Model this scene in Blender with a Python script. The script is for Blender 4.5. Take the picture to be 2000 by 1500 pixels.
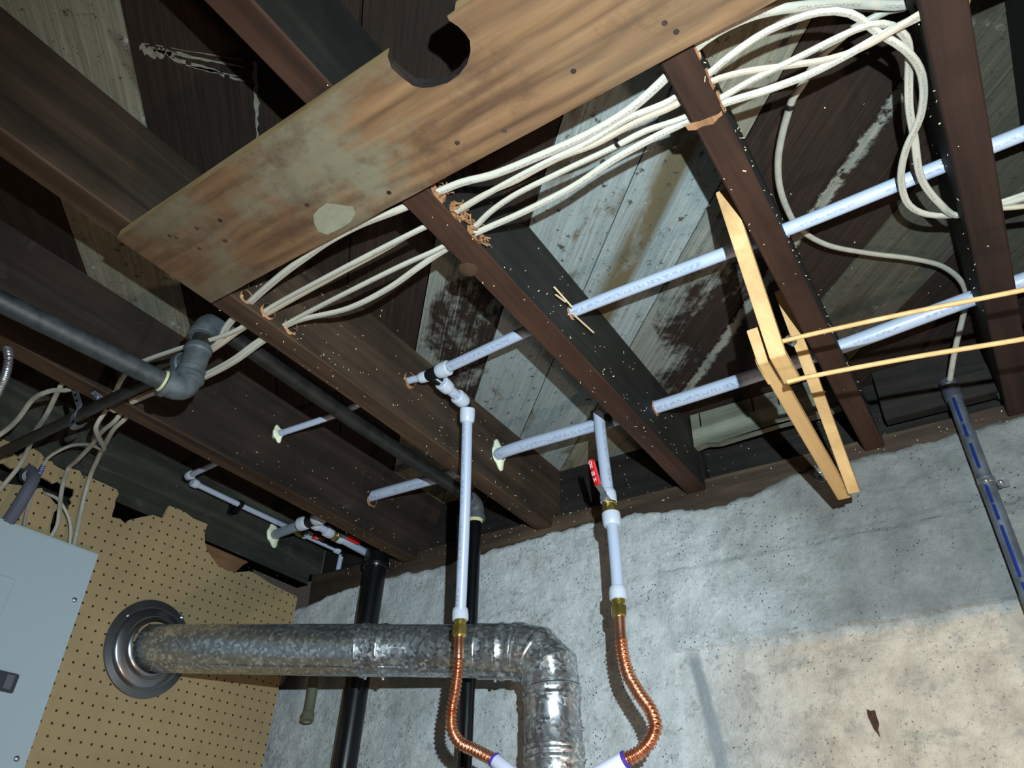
import bpy, bmesh, math, random
from mathutils import Vector, Matrix, noise
random.seed(7)
for o in list(bpy.data.objects): bpy.data.objects.remove(o)
C = bpy.context.scene.collection
S = 0.83                      # scene unit (camera to joist underside) in metres
CAM = Vector((0, 0, 1.35))
# ---------------------------------------------------------------- camera
F = 1486.0
def camdir(px, py): return Vector((px-1000.0, 750.0-py, -F))
Yc = camdir(2192, 1833).normalized()
Zc = camdir(1071, -1368).normalized(); Zc = (Zc - Yc*Zc.dot(Yc)).normalized()
Xc = Yc.cross(Zc)
RW = Matrix((Xc, Yc, Zc))     # camera space -> world
cam = bpy.data.cameras.new('camera'); camo = bpy.data.objects.new('camera', cam); C.objects.link(camo)
cam.sensor_fit = 'HORIZONTAL'; cam.sensor_width = 36.0; cam.lens = F/2000*36.0
cam.clip_start = 0.02
camo.matrix_world = Matrix.Translation(CAM) @ RW.to_4x4()
bpy.context.scene.camera = camo
# ---------------------------------------------------------------- world, lights, exposure
sc = bpy.context.scene
sc.view_settings.view_transform = 'Standard'; sc.view_settings.look = 'None'
sc.view_settings.gamma = 1; sc.view_settings.use_curve_mapping = False
sc.view_settings.exposure = 0.0
w = bpy.data.worlds.new('world'); sc.world = w; w.use_nodes = True
w.node_tree.nodes['Background'].inputs[0].default_value = (1, 0.92, 0.86, 1)
w.node_tree.nodes['Background'].inputs[1].default_value = 0.035
def W(p): return CAM + Vector(p)*S
def lamp(name, kind, pos, target, energy, color, **kw):
    l = bpy.data.lights.new(name, kind); l.energy = energy; l.color = color
    for k, v in kw.items(): setattr(l, k, v)
    o = bpy.data.objects.new(name, l); C.objects.link(o)
    p = W(pos); o.location = p
    o.rotation_euler = (W(target)-p).to_track_quat('-Z', 'Y').to_euler()
    return o
# hand-held work light a hand's width up and to the right of the lens
fl = RW @ Vector((0.115, 0.18, 0.0))
lamp('work_light', 'SPOT', fl, (-0.68, 1.88, 0.66), 150, (0.76, 0.93, 1.0), spot_size=math.radians(140), spot_blend=1.0, shadow_soft_size=0.006)
lamp('basement_bulb', 'POINT', (0.80, 0.85, -0.90), (0.1, 1.9, 0.3), 34, (1.0, 0.70, 0.48), shadow_soft_size=0.06)
# ---------------------------------------------------------------- pixel helpers (unit space)
def ray(px, py): return RW @ camdir(px, py)
def PX(px, py, x): r = ray(px, py); return r*(x/r.x)
def PY(px, py, y): r = ray(px, py); return r*(y/r.y)
def PZ(px, py, z): r = ray(px, py); return r*(z/r.z)
# ---------------------------------------------------------------- materials
def lin(c):
    return tuple(((v/255)/12.92 if v/255 <= 0.04045 else ((v/255+0.055)/1.055)**2.4) for v in c) + (1.0,)
class NT:
    def __init__(s, name):
        s.m = bpy.data.materials.new(name); s.m.use_nodes = True; s.t = s.m.node_tree
        s.b = s.t.nodes['Principled BSDF']
    def n(s, typ, **kw):
        nd = s.t.nodes.new(typ)
        for k, v in kw.items():
            if k.startswith('i_'): nd.inputs[int(k[2:]) if k[2:].isdigit() else k[2:].replace('_', ' ')].default_value = v
            else: setattr(nd, k, v)
        return nd
    def l(s, a, b): s.t.links.new(a, b)
    def coord(s, kind='Object', scale=(1, 1, 1), rot=(0, 0, 0)):
        tc = s.n('ShaderNodeTexCoord'); mp = s.n('ShaderNodeMapping')
        mp.inputs['Scale'].default_value = scale; mp.inputs['Rotation'].default_value = rot
        s.l(tc.outputs[kind], mp.inputs[0]); return mp.outputs[0]
    def world(s, scale=(1, 1, 1), rot=(0, 0, 0)):
        g = s.n('ShaderNodeNewGeometry'); mp = s.n('ShaderNodeMapping')
        mp.inputs['Scale'].default_value = scale; mp.inputs['Rotation'].default_value = rot
        s.l(g.outputs['Position'], mp.inputs[0]); return mp.outputs[0]
    def noise(s, co, scale=5, detail=4, rough=0.55, dist=0.0):
        nd = s.n('ShaderNodeTexNoise'); nd.inputs['Scale'].default_value = scale
        nd.inputs['Detail'].default_value = detail; nd.inputs['Roughness'].default_value = rough
        nd.inputs['Distortion'].default_value = dist; s.l(co, nd.inputs['Vector']); return nd.outputs[0]
    def ramp(s, fac, stops):
        r = s.n('ShaderNodeValToRGB'); e = r.color_ramp.elements
        while len(e) < len(stops): e.new(0.5)
        for i, (p, c) in enumerate(stops): e[i].position = p; e[i].color = c if len(c) == 4 else tuple(c)+(1,)
        s.l(fac, r.inputs[0]); return r.outputs[0]
    def mix(s, fac, a, b, mode='MIX'):
        m = s.n('ShaderNodeMix', data_type='RGBA', blend_type=mode)
        if isinstance(fac, (int, float)): m.inputs[0].default_value = fac
        else: s.l(fac, m.inputs[0])
        for v, i in ((a, 6), (b, 7)):
            if isinstance(v, tuple): m.inputs[i].default_value = v
            else: s.l(v, m.inputs[i])
        return m.outputs[2]
    def math(s, op, a, b=None, c=None):
        m = s.n('ShaderNodeMath', operation=op)
        for i, v in enumerate((a, b, c)):
            if v is None: continue
            if isinstance(v, (int, float)): m.inputs[i].default_value = v
            else: s.l(v, m.inputs[i])
        return m.outputs[0]
    def bump(s, h, strength=0.3, dist=0.01):
        b = s.n('ShaderNodeBump'); b.inputs['Strength'].default_value = strength; b.inputs['Distance'].default_value = dist
        s.l(h, b.inputs['Height']); s.l(b.outputs[0], s.b.inputs['Normal'])
    def col(s, c):
        if isinstance(c, tuple): s.b.inputs['Base Color'].default_value = c
        else: s.l(c, s.b.inputs['Base Color'])
    def rough(s, r):
        if isinstance(r, (int, float)): s.b.inputs['Roughness'].default_value = r
        else: s.l(r, s.b.inputs['Roughness'])
BW = lambda p, q: [(p, (0, 0, 0)), (q, (1, 1, 1))]
def simple(name, c, rough=0.5, metal=0.0, spec=0.5, var=0.0, vs=30):
    t = NT(name); c4 = lin(c)
    if var:
        n = t.noise(t.world(), vs, 5); d = tuple(v*(1-var) for v in c4[:3])+(1,); u = tuple(min(1, v*(1+var)) for v in c4[:3])+(1,)
        t.col(t.ramp(n, [(0.3, d), (0.7, u)]))
    else: t.col(c4)
    t.rough(rough); t.b.inputs['Metallic'].default_value = metal; t.b.inputs['Specular IOR Level'].default_value = spec
    return t.m
def wood(name, dark, mid, light, axis=1, sc_=1.0, dust=None, dustamt=0.6, rough=0.75, blot=0.35):
    t = NT(name); s = [26*sc_, 26*sc_, 26*sc_]; s[axis] = 1.6*sc_
    g = t.noise(t.world(tuple(s)), 1.0, 6, 0.62, 0.6)
    big = t.noise(t.world((1, 1, 1)), 4.5, 4, 0.6)
    fine = t.noise(t.world(tuple(v*5 for v in s)), 1.0, 3, 0.6)
    c = t.ramp(g, [(0.3, lin(dark)), (0.52, lin(mid)), (0.75, lin(light))])
    c = t.mix(blot, c, t.ramp(big, [(0.35, (0.25, 0.25, 0.25, 1)), (0.65, (1.5, 1.5, 1.5, 1))]), 'MULTIPLY')
    if dust:
        d = t.noise(t.world((1, 1, 1)), 16, 8, 0.75); m = t.math('MULTIPLY', t.ramp(d, BW(0.58, 0.72)), dustamt)
        c = t.mix(m, c, lin(dust))
    t.col(c); t.rough(rough); t.bump(t.math('ADD', g, t.math('MULTIPLY', fine, 0.4)), 0.35, 0.003)
    t.b.inputs['Specular IOR Level'].default_value = 0.25
    return t.m
M = {}
M['joist_edge'] = wood('joist_edge_wood', (38, 22, 14), (58, 36, 25), (74, 49, 35))
M['joist_edge_dark'] = wood('joist_edge_dark_wood', (27, 17, 12), (43, 27, 21), (56, 38, 29))
M['joist_edge_brown'] = wood('joist_edge_brown_wood', (42, 29, 21), (66, 48, 35), (88, 67, 48))
M['joist_side_grey'] = wood('joist_side_grey_wood', (25, 24, 22), (35, 34, 31), (46, 44, 39))
M['joist_side_brown'] = wood('joist_side_brown_wood', (36, 29, 23), (58, 46, 36), (78, 63, 49))
M['joist_side_dark'] = wood('joist_side_dark_wood', (27, 21, 18), (43, 33, 28), (58, 46, 39), dust=(90, 88, 80), dustamt=0.25)
M['rim'] = wood('rim_wood', (20, 18, 16), (32, 29, 26), (48, 43, 38), axis=0)
M['ledger'] = wood('ledger_wood', (34, 35, 32), (52, 53, 47), (74, 74, 66), dust=(110, 108, 96), dustamt=0.3)
M['sill'] = wood('sill_wood', (38, 31, 26), (62, 49, 39), (92, 76, 60), axis=0, dust=(60, 60, 54), dustamt=0.7)
M['pale_block'] = wood('limewashed_wood', (70, 70, 60), (104, 106, 94), (134, 137, 122), axis=0, dust=(36, 34, 30), dustamt=0.9)
M['raw'] = wood('fresh_cut_wood', (110, 74, 50), (156, 112, 78), (196, 156, 116), sc_=2)
M['chip'] = simple('wood_shaving', (222, 196, 156), 0.8)
M['slat'] = wood('pale_birch_wood', (164, 126, 82), (186, 148, 98), (202, 168, 120), sc_=0.7, rough=0.5, blot=0.06)
M['brown_block'] = wood('brown_block_wood', (80, 56, 38), (118, 86, 60), (140, 106, 78))
def subfloor(name, kind):
    t = NT(name); uv = t.coord('UV', (1, 1, 1)); pos = t.world()
    along = t.coord('UV', (2.4, 0.75, 1)); gr = t.coord('UV', (4.0, 26.0, 1))
    g = t.noise(gr, 1.0, 7, 0.65, 1.2); big = t.noise(pos, 3.0, 3, 0.5); bl = t.noise(along, 2.2, 5, 0.62, 0.5); sp = t.noise(pos, 60, 6, 0.7)
    pit = t.noise(pos, 210, 3, 0.6)
    dark = t.ramp(g, [(0.3, lin((24, 18, 15))), (0.6, lin((44, 32, 25))), (0.85, lin((66, 50, 38)))])
    lime = t.ramp(g, [(0.2, lin((100, 106, 104))), (0.5, lin((130, 138, 137))), (0.8, lin((158, 165, 162)))])
    grey = t.ramp(g, [(0.25, lin((92, 88, 76))), (0.6, lin((126, 122, 106))), (0.85, lin((146, 142, 126)))])
    stain = lin((92, 82, 62))
    if kind == 'lime':
        c = t.mix(t.math('MULTIPLY', t.ramp(bl, BW(0.55, 0.62)), 0.85), lime, stain); c = t.mix(t.math('MULTIPLY', t.ramp(t.noise(pos, 9, 4, 0.6), BW(0.5, 0.6)), 0.35), c, lin((130, 138, 140)))
        c = t.mix(t.ramp(sp, BW(0.60, 0.66)), c, lin((60, 54, 46)))
    elif kind == 'stain':
        sx = t.n('ShaderNodeSeparateXYZ'); t.l(uv, sx.inputs[0])
        m = t.math('MULTIPLY', t.ramp(sx.outputs[1], [(0.12, (0, 0, 0, 1)), (0.3, (1, 1, 1, 1)), (0.5, (1, 1, 1, 1)), (0.6, (0, 0, 0, 1))]), t.ramp(t.noise(along, 1.8, 4, 0.6, 0.4), BW(0.34, 0.5)))
        c = t.mix(m, lime, stain); c = t.mix(t.ramp(sp, BW(0.59, 0.66)), c, lin((66, 60, 52)))
    elif kind == 'patchy':
        sx = t.n('ShaderNodeSeparateXYZ'); t.l(uv, sx.inputs[0])
        f = t.math('ADD', bl, t.math('MULTIPLY', sx.outputs[1], -0.32))
        m = t.math('MULTIPLY', t.ramp(t.math('ADD', f, t.math('MULTIPLY', t.math('ADD', sp, g), 0.3)), BW(0.60, 0.74)), 0.85); c = t.mix(m, dark, t.mix(0.45, grey, lime))
    elif kind == 'edge':
        sx = t.n('ShaderNodeSeparateXYZ'); t.l(uv, sx.inputs[0])
        f = t.math('ADD', sx.outputs[1], t.math('MULTIPLY', t.math('SUBTRACT', sp, 0.5), 0.25))
        c = t.mix(t.ramp(f, [(0.02, (0.0, 0.0, 0.0, 1)), (0.05, (1, 1, 1, 1)), (0.14, (1, 1, 1, 1)), (0.19, (0, 0, 0, 1))]), dark, t.mix(0.3, grey, lime))
        c = t.mix(t.ramp(t.noise(pos, 25, 5, 0.7), BW(0.55, 0.62)), c, dark)
    elif kind in ('grey', 'dgrey'):
        if kind == 'dgrey': grey = t.ramp(g, [(0.25, lin((52, 50, 42))), (0.6, lin((76, 73, 62))), (0.85, lin((96, 94, 82)))])
        c = t.mix(t.ramp(bl, BW(0.56, 0.70)), grey, lin((54, 47, 39)) if kind == 'dgrey' else lin((74, 64, 52)))
        c = t.mix(t.ramp(sp, BW(0.60, 0.68)), c, lin((46, 42, 36)))
        c = t.mix(t.ramp(t.noise(pos, 14, 6, 0.7), BW(0.62, 0.68)), c, lin((100, 100, 94)) if kind == 'dgrey' else lin((160, 162, 160)))
    else:
        c = t.mix(t.ramp(t.noise(t.coord('UV', (0.6, 9, 1)), 3, 7, 0.8), BW(0.66, 0.70)), dark, lin((70, 62, 52)))
    c = t.mix(t.ramp(pit, BW(0.66, 0.72)), c, lin((30, 26, 22)))
    t.col(c); t.rough(0.85); t.b.inputs['Specular IOR Level'].default_value = 0.2
    t.bump(t.math('ADD', g, sp), 0.35, 0.004); return t.m
for k in ('lime', 'stain', 'patchy', 'edge', 'grey', 'dark', 'dgrey'): M['sf_'+k] = subfloor('subfloor_'+k, k)
def plywood():
    t = NT('weathered_board_wood'); p = t.world((1, 1, 1))
    warp = t.noise(p, 3.2, 3, 0.5)
    wv = t.n('ShaderNodeTexWave', wave_type='BANDS', bands_direction='Y'); wv.inputs['Scale'].default_value = 7.0
    wv.inputs['Distortion'].default_value = 9.0; wv.inputs['Detail'].default_value = 3.0; wv.inputs['Detail Scale'].default_value = 1.4
    t.l(t.world((0.35, 1.6, 1)), wv.inputs['Vector'])
    g = t.noise(t.world((4, 60, 30)), 1, 5, 0.6)
    c = t.ramp(wv.outputs[0], [(0.0, lin((62, 44, 30))), (0.45, lin((96, 69, 47))), (1.0, lin((108, 81, 56)))])
    c = t.mix(0.5, c, t.ramp(g, [(0.3, lin((78, 54, 36))), (0.7, lin((136, 102, 70)))]))
    blot = t.noise(p, 5.5, 6, 0.65)
    sx = t.n('ShaderNodeSeparateXYZ'); t.l(t.world(), sx.inputs[0]); lf = t.ramp(t.math('ADD', sx.outputs[0], 1.0), [(0.50, (1, 1, 1, 1)), (0.66, (0.12, 0.12, 0.12, 1))])
    c = t.mix(t.math('MULTIPLY', t.math('MULTIPLY', t.ramp(blot, BW(0.47, 0.60)), lf), 0.8), c, lin((108, 104, 86)))
    blot2 = t.noise(t.world((1, 1, 1), (0, 0, 0.7)), 7.5, 6, 0.7)
    c = t.mix(t.math('MULTIPLY', t.ramp(blot2, BW(0.54, 0.68)), 0.65), c, lin((70, 48, 34)))
    kn = t.n('ShaderNodeTexVoronoi'); kn.inputs['Scale'].default_value = 9.0; t.l(t.world((1, 1, 0.01)), kn.inputs['Vector'])
    c = t.mix(t.math('MULTIPLY', t.ramp(kn.outputs['Distance'], [(0.03, (1, 1, 1, 1)), (0.07, (0, 0, 0, 1))]), 0.6), c, lin((60, 40, 28)))
    sx = t.n('ShaderNodeSeparateXYZ'); t.l(t.world(), sx.inputs[0])
    e_ = t.ramp(t.math('ADD', t.math('ADD', sx.outputs[0], 1.05), t.math('MULTIPLY', blot, 0.3)), BW(0.22, 0.62))
    c = t.mix(e_, t.mix(0.55, c, lin((66, 47, 33))), c)
    t.col(c); t.rough(0.7); t.b.inputs['Specular IOR Level'].default_value = 0.3
    t.bump(t.math('ADD', g, wv.outputs[0]), 0.25, 0.002); return t.m
M['ply'] = plywood()
M['ply_edge'] = wood('board_edge_wood', (120, 96, 66), (160, 132, 92), (188, 160, 116), axis=0)
M['char'] = wood('rough_cut_edge', (24, 20, 18), (44, 36, 32), (72, 60, 52))
def _wl(p, q, y=1.9):
    a = RW @ camdir(*p); b = RW @ camdir(*q); a = W(a*(y/a.y)); b = W(b*(y/b.y)); k = (b.z-a.z)/(b.x-a.x); return a.z-k*a.x, k
WA, WB = _wl((1340, 1272), (2000, 1170))
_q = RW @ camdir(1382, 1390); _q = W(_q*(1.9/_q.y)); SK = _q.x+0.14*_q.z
def concrete():
    t = NT('rough_concrete'); p = t.world()
    a = t.noise(p, 2.2, 5, 0.55); b = t.noise(p, 12, 7, 0.7); f = t.noise(p, 70, 6, 0.72); streak = t.noise(t.world((7, 7, 0.7)), 1.0, 5, 0.6)
    pits = t.n('ShaderNodeTexVoronoi'); pits.inputs['Scale'].default_value = 95; t.l(p, pits.inputs['Vector'])
    c = t.ramp(b, [(0.25, lin((164, 168, 168))), (0.5, lin((190, 194, 196))), (0.75, lin((210, 214, 216)))])
    c = t.mix(t.math('MULTIPLY', t.ramp(a, BW(0.45, 0.65)), 0.3), c, lin((150, 153, 150)))
    c = t.mix(t.math('MULTIPLY', t.ramp(streak, BW(0.54, 0.66)), 0.25), c, lin((146, 142, 128)))
    c = t.mix(t.math('MULTIPLY', t.ramp(f, BW(0.56, 0.66)), 0.5), c, lin((222, 226, 222)))
    c = t.mix(t.math('MULTIPLY', t.ramp(t.noise(p, 46, 6, 0.75), BW(0.60, 0.66)), 0.4), c, lin((112, 112, 106)))
    pm = t.math('MULTIPLY', t.ramp(pits.outputs['Distance'], [(0.10, (1, 1, 1, 1)), (0.2, (0, 0, 0, 1))]), t.ramp(t.noise(p, 9, 3, 0.6), BW(0.5, 0.6)))
    c = t.mix(t.math('MULTIPLY', pm, 0.8), c, lin((58, 56, 50)))
    # warm lamp light painted into the wall colour, low down right of the flue
    sx = t.n('ShaderNodeSeparateXYZ'); t.l(p, sx.inputs[0])
    # world z of the pour line: z = WA + WB*x
    line = t.math('ADD', t.math('MULTIPLY', sx.outputs[0], WB), WA)
    below = t.math('ADD', t.math('SUBTRACT', line, sx.outputs[2]), t.math('MULTIPLY', t.math('SUBTRACT', b, 0.5), 0.03))
    mz = t.ramp(t.math('ADD', t.math('MULTIPLY', below, 6.0), 0.2), BW(0.16, 0.34)); mx = t.ramp(t.math('ADD', sx.outputs[0], 0.95), BW(0.30, 0.62))
    c = t.mix(t.math('MULTIPLY', t.math('MULTIPLY', mz, mx), 0.85), c, t.ramp(b, [(0.3, lin((150, 131, 113))), (0.6, lin((196, 176, 154)))]))
    c = t.mix(t.math('MULTIPLY', t.ramp(t.noise(t.world((1, 1, 2.6)), 5.5, 6, 0.7), BW(0.56, 0.64)), t.math('MULTIPLY', mx, 0.4)), c, lin((128, 124, 112)))
    upper_dark = t.math('MULTIPLY', t.math('SUBTRACT', 1.0, mz), t.ramp(t.math('ADD', t.math('ADD', sx.outputs[0], 0.75), t.math('MULTIPLY', t.math('SUBTRACT', a, 0.5), 0.5)), BW(0.18, 0.46)))  # darker grey above the pour line, towards the right
    c = t.mix(t.math('MULTIPLY', upper_dark, 0.85), c, t.ramp(b, [(0.3, lin((88, 87, 83))), (0.7, lin((122, 122, 118)))]))
    c = t.mix(t.math('MULTIPLY', t.ramp(t.noise(p, 34, 7, 0.8), BW(0.55, 0.62)), 0.5), c, lin((126, 126, 120)))
    c = t.mix(t.math('MULTIPLY', t.ramp(t.noise(t.world((1, 1, 1), (0.4, 0.2, 0.9)), 120, 4, 0.7), BW(0.62, 0.66)), 0.6), c, lin((88, 86, 78)))
    # narrow grey streak, only below the pour line
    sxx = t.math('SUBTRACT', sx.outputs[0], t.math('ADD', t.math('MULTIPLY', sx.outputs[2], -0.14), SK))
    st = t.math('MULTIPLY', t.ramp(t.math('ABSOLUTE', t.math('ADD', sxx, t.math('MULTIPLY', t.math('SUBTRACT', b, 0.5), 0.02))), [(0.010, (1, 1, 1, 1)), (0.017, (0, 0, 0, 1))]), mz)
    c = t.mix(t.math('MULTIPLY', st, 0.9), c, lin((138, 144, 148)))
    t.col(c); t.rough(0.9); t.b.inputs['Specular IOR Level'].default_value = 0.2
    h = t.math('ADD', t.math('MULTIPLY', f, 0.9), t.math('ADD', b, t.math('MULTIPLY', pm, -1.0)))
    t.bump(h, 0.75, 0.008); return t.m
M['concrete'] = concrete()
M['streak'] = simple('grey_streak', (138, 142, 144), 0.8, var=0.15, vs=40)
def pegboard():
    t = NT('pegboard_hardboard'); g = t.n('ShaderNodeNewGeometry'); sp = t.n('ShaderNodeSeparateXYZ'); t.l(g.outputs['Position'], sp.inputs[0])
    pitch = 0.0254
    fy = t.math('SUBTRACT', t.math('FRACT', t.math('DIVIDE', sp.outputs[1], pitch)), 0.5)
    fz = t.math('SUBTRACT', t.math('FRACT', t.math('DIVIDE', sp.outputs[2], pitch)), 0.5)
    d = t.math('SQRT', t.math('ADD', t.math('MULTIPLY', fy, fy), t.math('MULTIPLY', fz, fz)))
    hole = t.ramp(d, [(0.085, (1, 1, 1, 1)), (0.115, (0, 0, 0, 1))])
    n = t.noise(t.world(), 3.5, 5, 0.6); c = t.ramp(n, [(0.3, lin((144, 125, 92))), (0.7, lin((166, 144, 107)))])
    c = t.mix(t.math('MULTIPLY', t.ramp(t.noise(t.world(), 22, 5, 0.7), BW(0.62, 0.72)), 0.35), c, lin((110, 88, 60)))
    t.col(t.mix(hole, c, lin((44, 32, 20)))); t.rough(0.6); t.bump(t.math('MULTIPLY', hole, -1.0), 0.8, 0.004)
    return t.m
M['peg'] = pegboard()
M['peg_edge'] = simple('torn_hardboard_edge', (176, 146, 102), 0.9, var=0.3, vs=200)
def plastic(name, c, print_=True, rough=0.35, ink=(70, 74, 88), inkamt=0.55, band=(0.62, 0.80), sc=(150, 1)):
    t = NT(name); col = lin(c)
    t.b.inputs['Subsurface Weight'].default_value = 0.15; t.b.inputs['Subsurface Radius'].default_value = (0.01, 0.01, 0.012)
    if print_:
        uv = t.coord('UV'); s = t.n('ShaderNodeSeparateXYZ'); t.l(uv, s.inputs[0])
        ch = t.n('ShaderNodeTexNoise'); ch.noise_dimensions = '2D'; ch.inputs['Scale'].default_value = 1.0; ch.inputs['Detail'].default_value = 1.0
        mp = t.n('ShaderNodeMapping'); mp.inputs['Scale'].default_value = (sc[0]*1.6, 22*sc[1], 1); t.l(uv, mp.inputs[0]); t.l(mp.outputs[0], ch.inputs['Vector'])
        word = t.n('ShaderNodeTexNoise'); word.noise_dimensions = '1D'; word.inputs['Scale'].default_value = 16.0; word.inputs['Detail'].default_value = 0.0; t.l(s.outputs[0], word.inputs['W'])
        bnd = t.math('MULTIPLY', t.math('GREATER_THAN', s.outputs[1], band[0]), t.math('LESS_THAN', s.outputs[1], band[1]))
        m = t.math('MULTIPLY', t.math('MULTIPLY', bnd, t.ramp(ch.outputs[0], BW(0.47, 0.52))), t.ramp(word.outputs[0], BW(0.34, 0.38)))
        t.col(t.mix(t.math('MULTIPLY', m, inkamt), col, lin(ink)))
    else: t.col(col)
    t.rough(rough); return t.m
M['pex'] = plastic('milky_pex_plastic', (172, 182, 202), ink=(118, 126, 150), inkamt=0.5, band=(0.655, 0.75), sc=(100, .6))
M['pex_plain'] = plastic('milky_pex_plain', (172, 182, 202), False)
M['collar'] = plastic('white_collar_plastic', (188, 195, 208), False, 0.4)
M['cable'] = plastic('cream_cable_jacket', (176, 171, 158), True, 0.45, ink=(60, 60, 60), inkamt=0.45, band=(0.70, 0.80), sc=(260, 1))
M['cable_warm'] = plastic('aged_cream_cable_jacket', (174, 162, 144), True, 0.5, ink=(80, 70, 60), inkamt=0.35, band=(0.70, 0.80), sc=(260, 1))
M['cable_dim'] = simple('grey_cream_cable_jacket', (154, 150, 138), 0.5, var=0.12, vs=60)
M['blackplastic'] = simple('black_plastic', (14, 16, 20), 0.35)
M['abs'] = simple('black_drain_pipe', (12, 13, 17), 0.28, var=0.3, vs=8)
M['iron'] = simple('black_iron', (58, 62, 64), 0.55, 0.3, var=0.5, vs=45)
M['iron_dark'] = simple('dark_oily_iron', (36, 36, 34), 0.45, 0.2, var=0.5, vs=30)
M['dope'] = simple('dried_pipe_dope', (188, 184, 142), 0.8)
M['fitting'] = simple('cast_iron_fitting', (82, 88, 92), 0.6, 0.3, var=0.3, vs=60)
M['flange'] = simple('ivory_plastic', (232, 236, 206), 0.5)
M['steel'] = simple('zinc_plated_steel', (170, 174, 180), 0.35, 0.85)
M['strap'] = simple('galvanised_strap', (128, 132, 146), 0.45, 0.6)
M['paint'] = simple('grey_enamel', (164, 180, 190), 0.42)
M['paint_dark'] = simple('dark_grey_plastic', (52, 54, 66), 0.5)
M['conduit'] = simple('grey_pvc', (92, 94, 110), 0.5)
M['conduit_black'] = None
M['shade_black'] = simple('painted_shade_black', (10, 8, 7), 1.0, spec=0.0)  # near-black colour standing in for shade in gaps and recesses
M['red'] = simple('red_vinyl_grip', (206, 34, 36), 0.4)
M['white_ink'] = simple('white_ink', (242, 226, 232), 0.6)
M['blue_ink'] = simple('blue_ink', (52, 62, 160), 0.6)
M['purple'] = simple('violet_tape_edge', (70, 52, 150), 0.5)
M['tape'] = simple('white_label_tape', (214, 212, 232), 0.5)
M['olive'] = simple('olive_rubber_hose', (92, 96, 78), 0.6)
M['hose'] = M['olive']
def brass():
    t = NT('brass'); t.col(t.ramp(t.noise(t.world(), 60, 3), [(0.3, lin((150, 132, 66))), (0.7, lin((206, 188, 112)))]))
    t.b.inputs['Metallic'].default_value = 0.9; t.rough(0.28); return t.m
M['brass'] = brass()
def copper():
    t = NT('copper'); t.col(t.ramp(t.noise(t.world(), 40, 3), [(0.3, lin((198, 128, 98))), (0.7, lin((230, 170, 138)))]))
    t.b.inputs['Metallic'].default_value = 0.95; t.rough(0.3); return t.m
M['copper'] = copper()
def galv():
    t = NT('galvanised_sheet'); p = t.world((1, 1, 1))
    v = t.n('ShaderNodeTexVoronoi'); v.inputs['Scale'].default_value = 150; v.inputs['Randomness'].default_value = 1.0
    wp = t.n('ShaderNodeMix', data_type='VECTOR'); wp.inputs[0].default_value = 0.015
    nn = t.n('ShaderNodeTexNoise'); nn.inputs['Scale'].default_value = 40; t.l(p, nn.inputs['Vector'])
    t.l(p, wp.inputs[4]); t.l(nn.outputs['Color'], wp.inputs[5]); t.l(wp.outputs[1], v.inputs['Vector'])
    s = t.n('ShaderNodeSeparateXYZ'); t.l(v.outputs['Color'], s.inputs[0])
    c = t.ramp(s.outputs[0], [(0.0, lin((158, 162, 165))), (0.6, lin((182, 185, 188))), (1.0, lin((236, 240, 242)))])
    t.col(c); t.b.inputs['Metallic'].default_value = 0.9
    t.rough(t.ramp(s.outputs[1], [(0.0, (0.20, 0.20, 0.20, 1)), (1.0, (0.46, 0.46, 0.46, 1))]))
    t.bump(s.outputs[2], 0.04, 0.001); return t.m
M['galv'] = galv()
def flange_metal():
    t = NT('spun_steel'); t.col(lin((158, 162, 168))); t.b.inputs['Metallic'].default_value = 0.95
    t.rough(0.26); return t.m
M['spun'] = flange_metal()
def striped():
    t = NT('dark_conduit_with_blue_print'); uv = t.coord('UV'); s = t.n('ShaderNodeSeparateXYZ'); t.l(uv, s.inputs[0])
    n = t.n('ShaderNodeTexNoise'); n.noise_dimensions = '1D'; n.inputs['Scale'].default_value = 28; n.inputs['Detail'].default_value = 1; t.l(s.outputs[0], n.inputs['W'])
    b = t.math('MULTIPLY', t.math('GREATER_THAN', s.outputs[1], 0.665), t.math('LESS_THAN', s.outputs[1], 0.735))
    m = t.math('MULTIPLY', b, t.ramp(n.outputs[0], BW(0.40, 0.44)))
    base = t.ramp(t.noise(t.world(), 30, 4), [(0.3, lin((84, 90, 98))), (0.7, lin((118, 124, 132)))])
    t.col(t.mix(m, base, lin((26, 46, 118)))); t.rough(0.4); t.b.inputs['Metallic'].default_value = 0.5; return t.m
M['conduit_black'] = striped()
M['floor'] = simple('concrete_floor', (120, 118, 112), 0.9, var=0.2, vs=6)
M['void'] = simple('dim_painted_wall', (90, 88, 84), 0.9, var=0.1, vs=3)
# ---------------------------------------------------------------- mesh helpers (all in unit space)
def finish(name, bm, mats, parent=None, smooth=True, origin=None):
    for v in bm.verts: v.co = W(v.co)
    bmesh.ops.recalc_face_normals(bm, faces=bm.faces)
    if origin is None:
        xs = [v.co.x for v in bm.verts]; ys = [v.co.y for v in bm.verts]; zs = [v.co.z for v in bm.verts]
        o3 = Vector(((min(xs)+max(xs))/2, (min(ys)+max(ys))/2, min(zs)))
    else: o3 = W(origin)
    me = bpy.data.meshes.new(name)
    if smooth:
        for f in bm.faces: f.smooth = True
        for e in bm.edges:
            if len(e.link_faces) == 2 and e.calc_face_angle(0) > 0.6: e.smooth = False
    for v in bm.verts: v.co -= o3
    bm.to_mesh(me); bm.free()
    for m in (mats if isinstance(mats, (list, tuple)) else [mats]): me.materials.append(m)
    o = bpy.data.objects.new(name, me); C.objects.link(o)
    if parent is not None:
        base = Vector((0, 0, 0)); p = parent
        while p is not None: base += p.location; p = p.parent
        o.parent = parent; o.location = o3 - base
    else: o.location = o3
    return o
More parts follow.
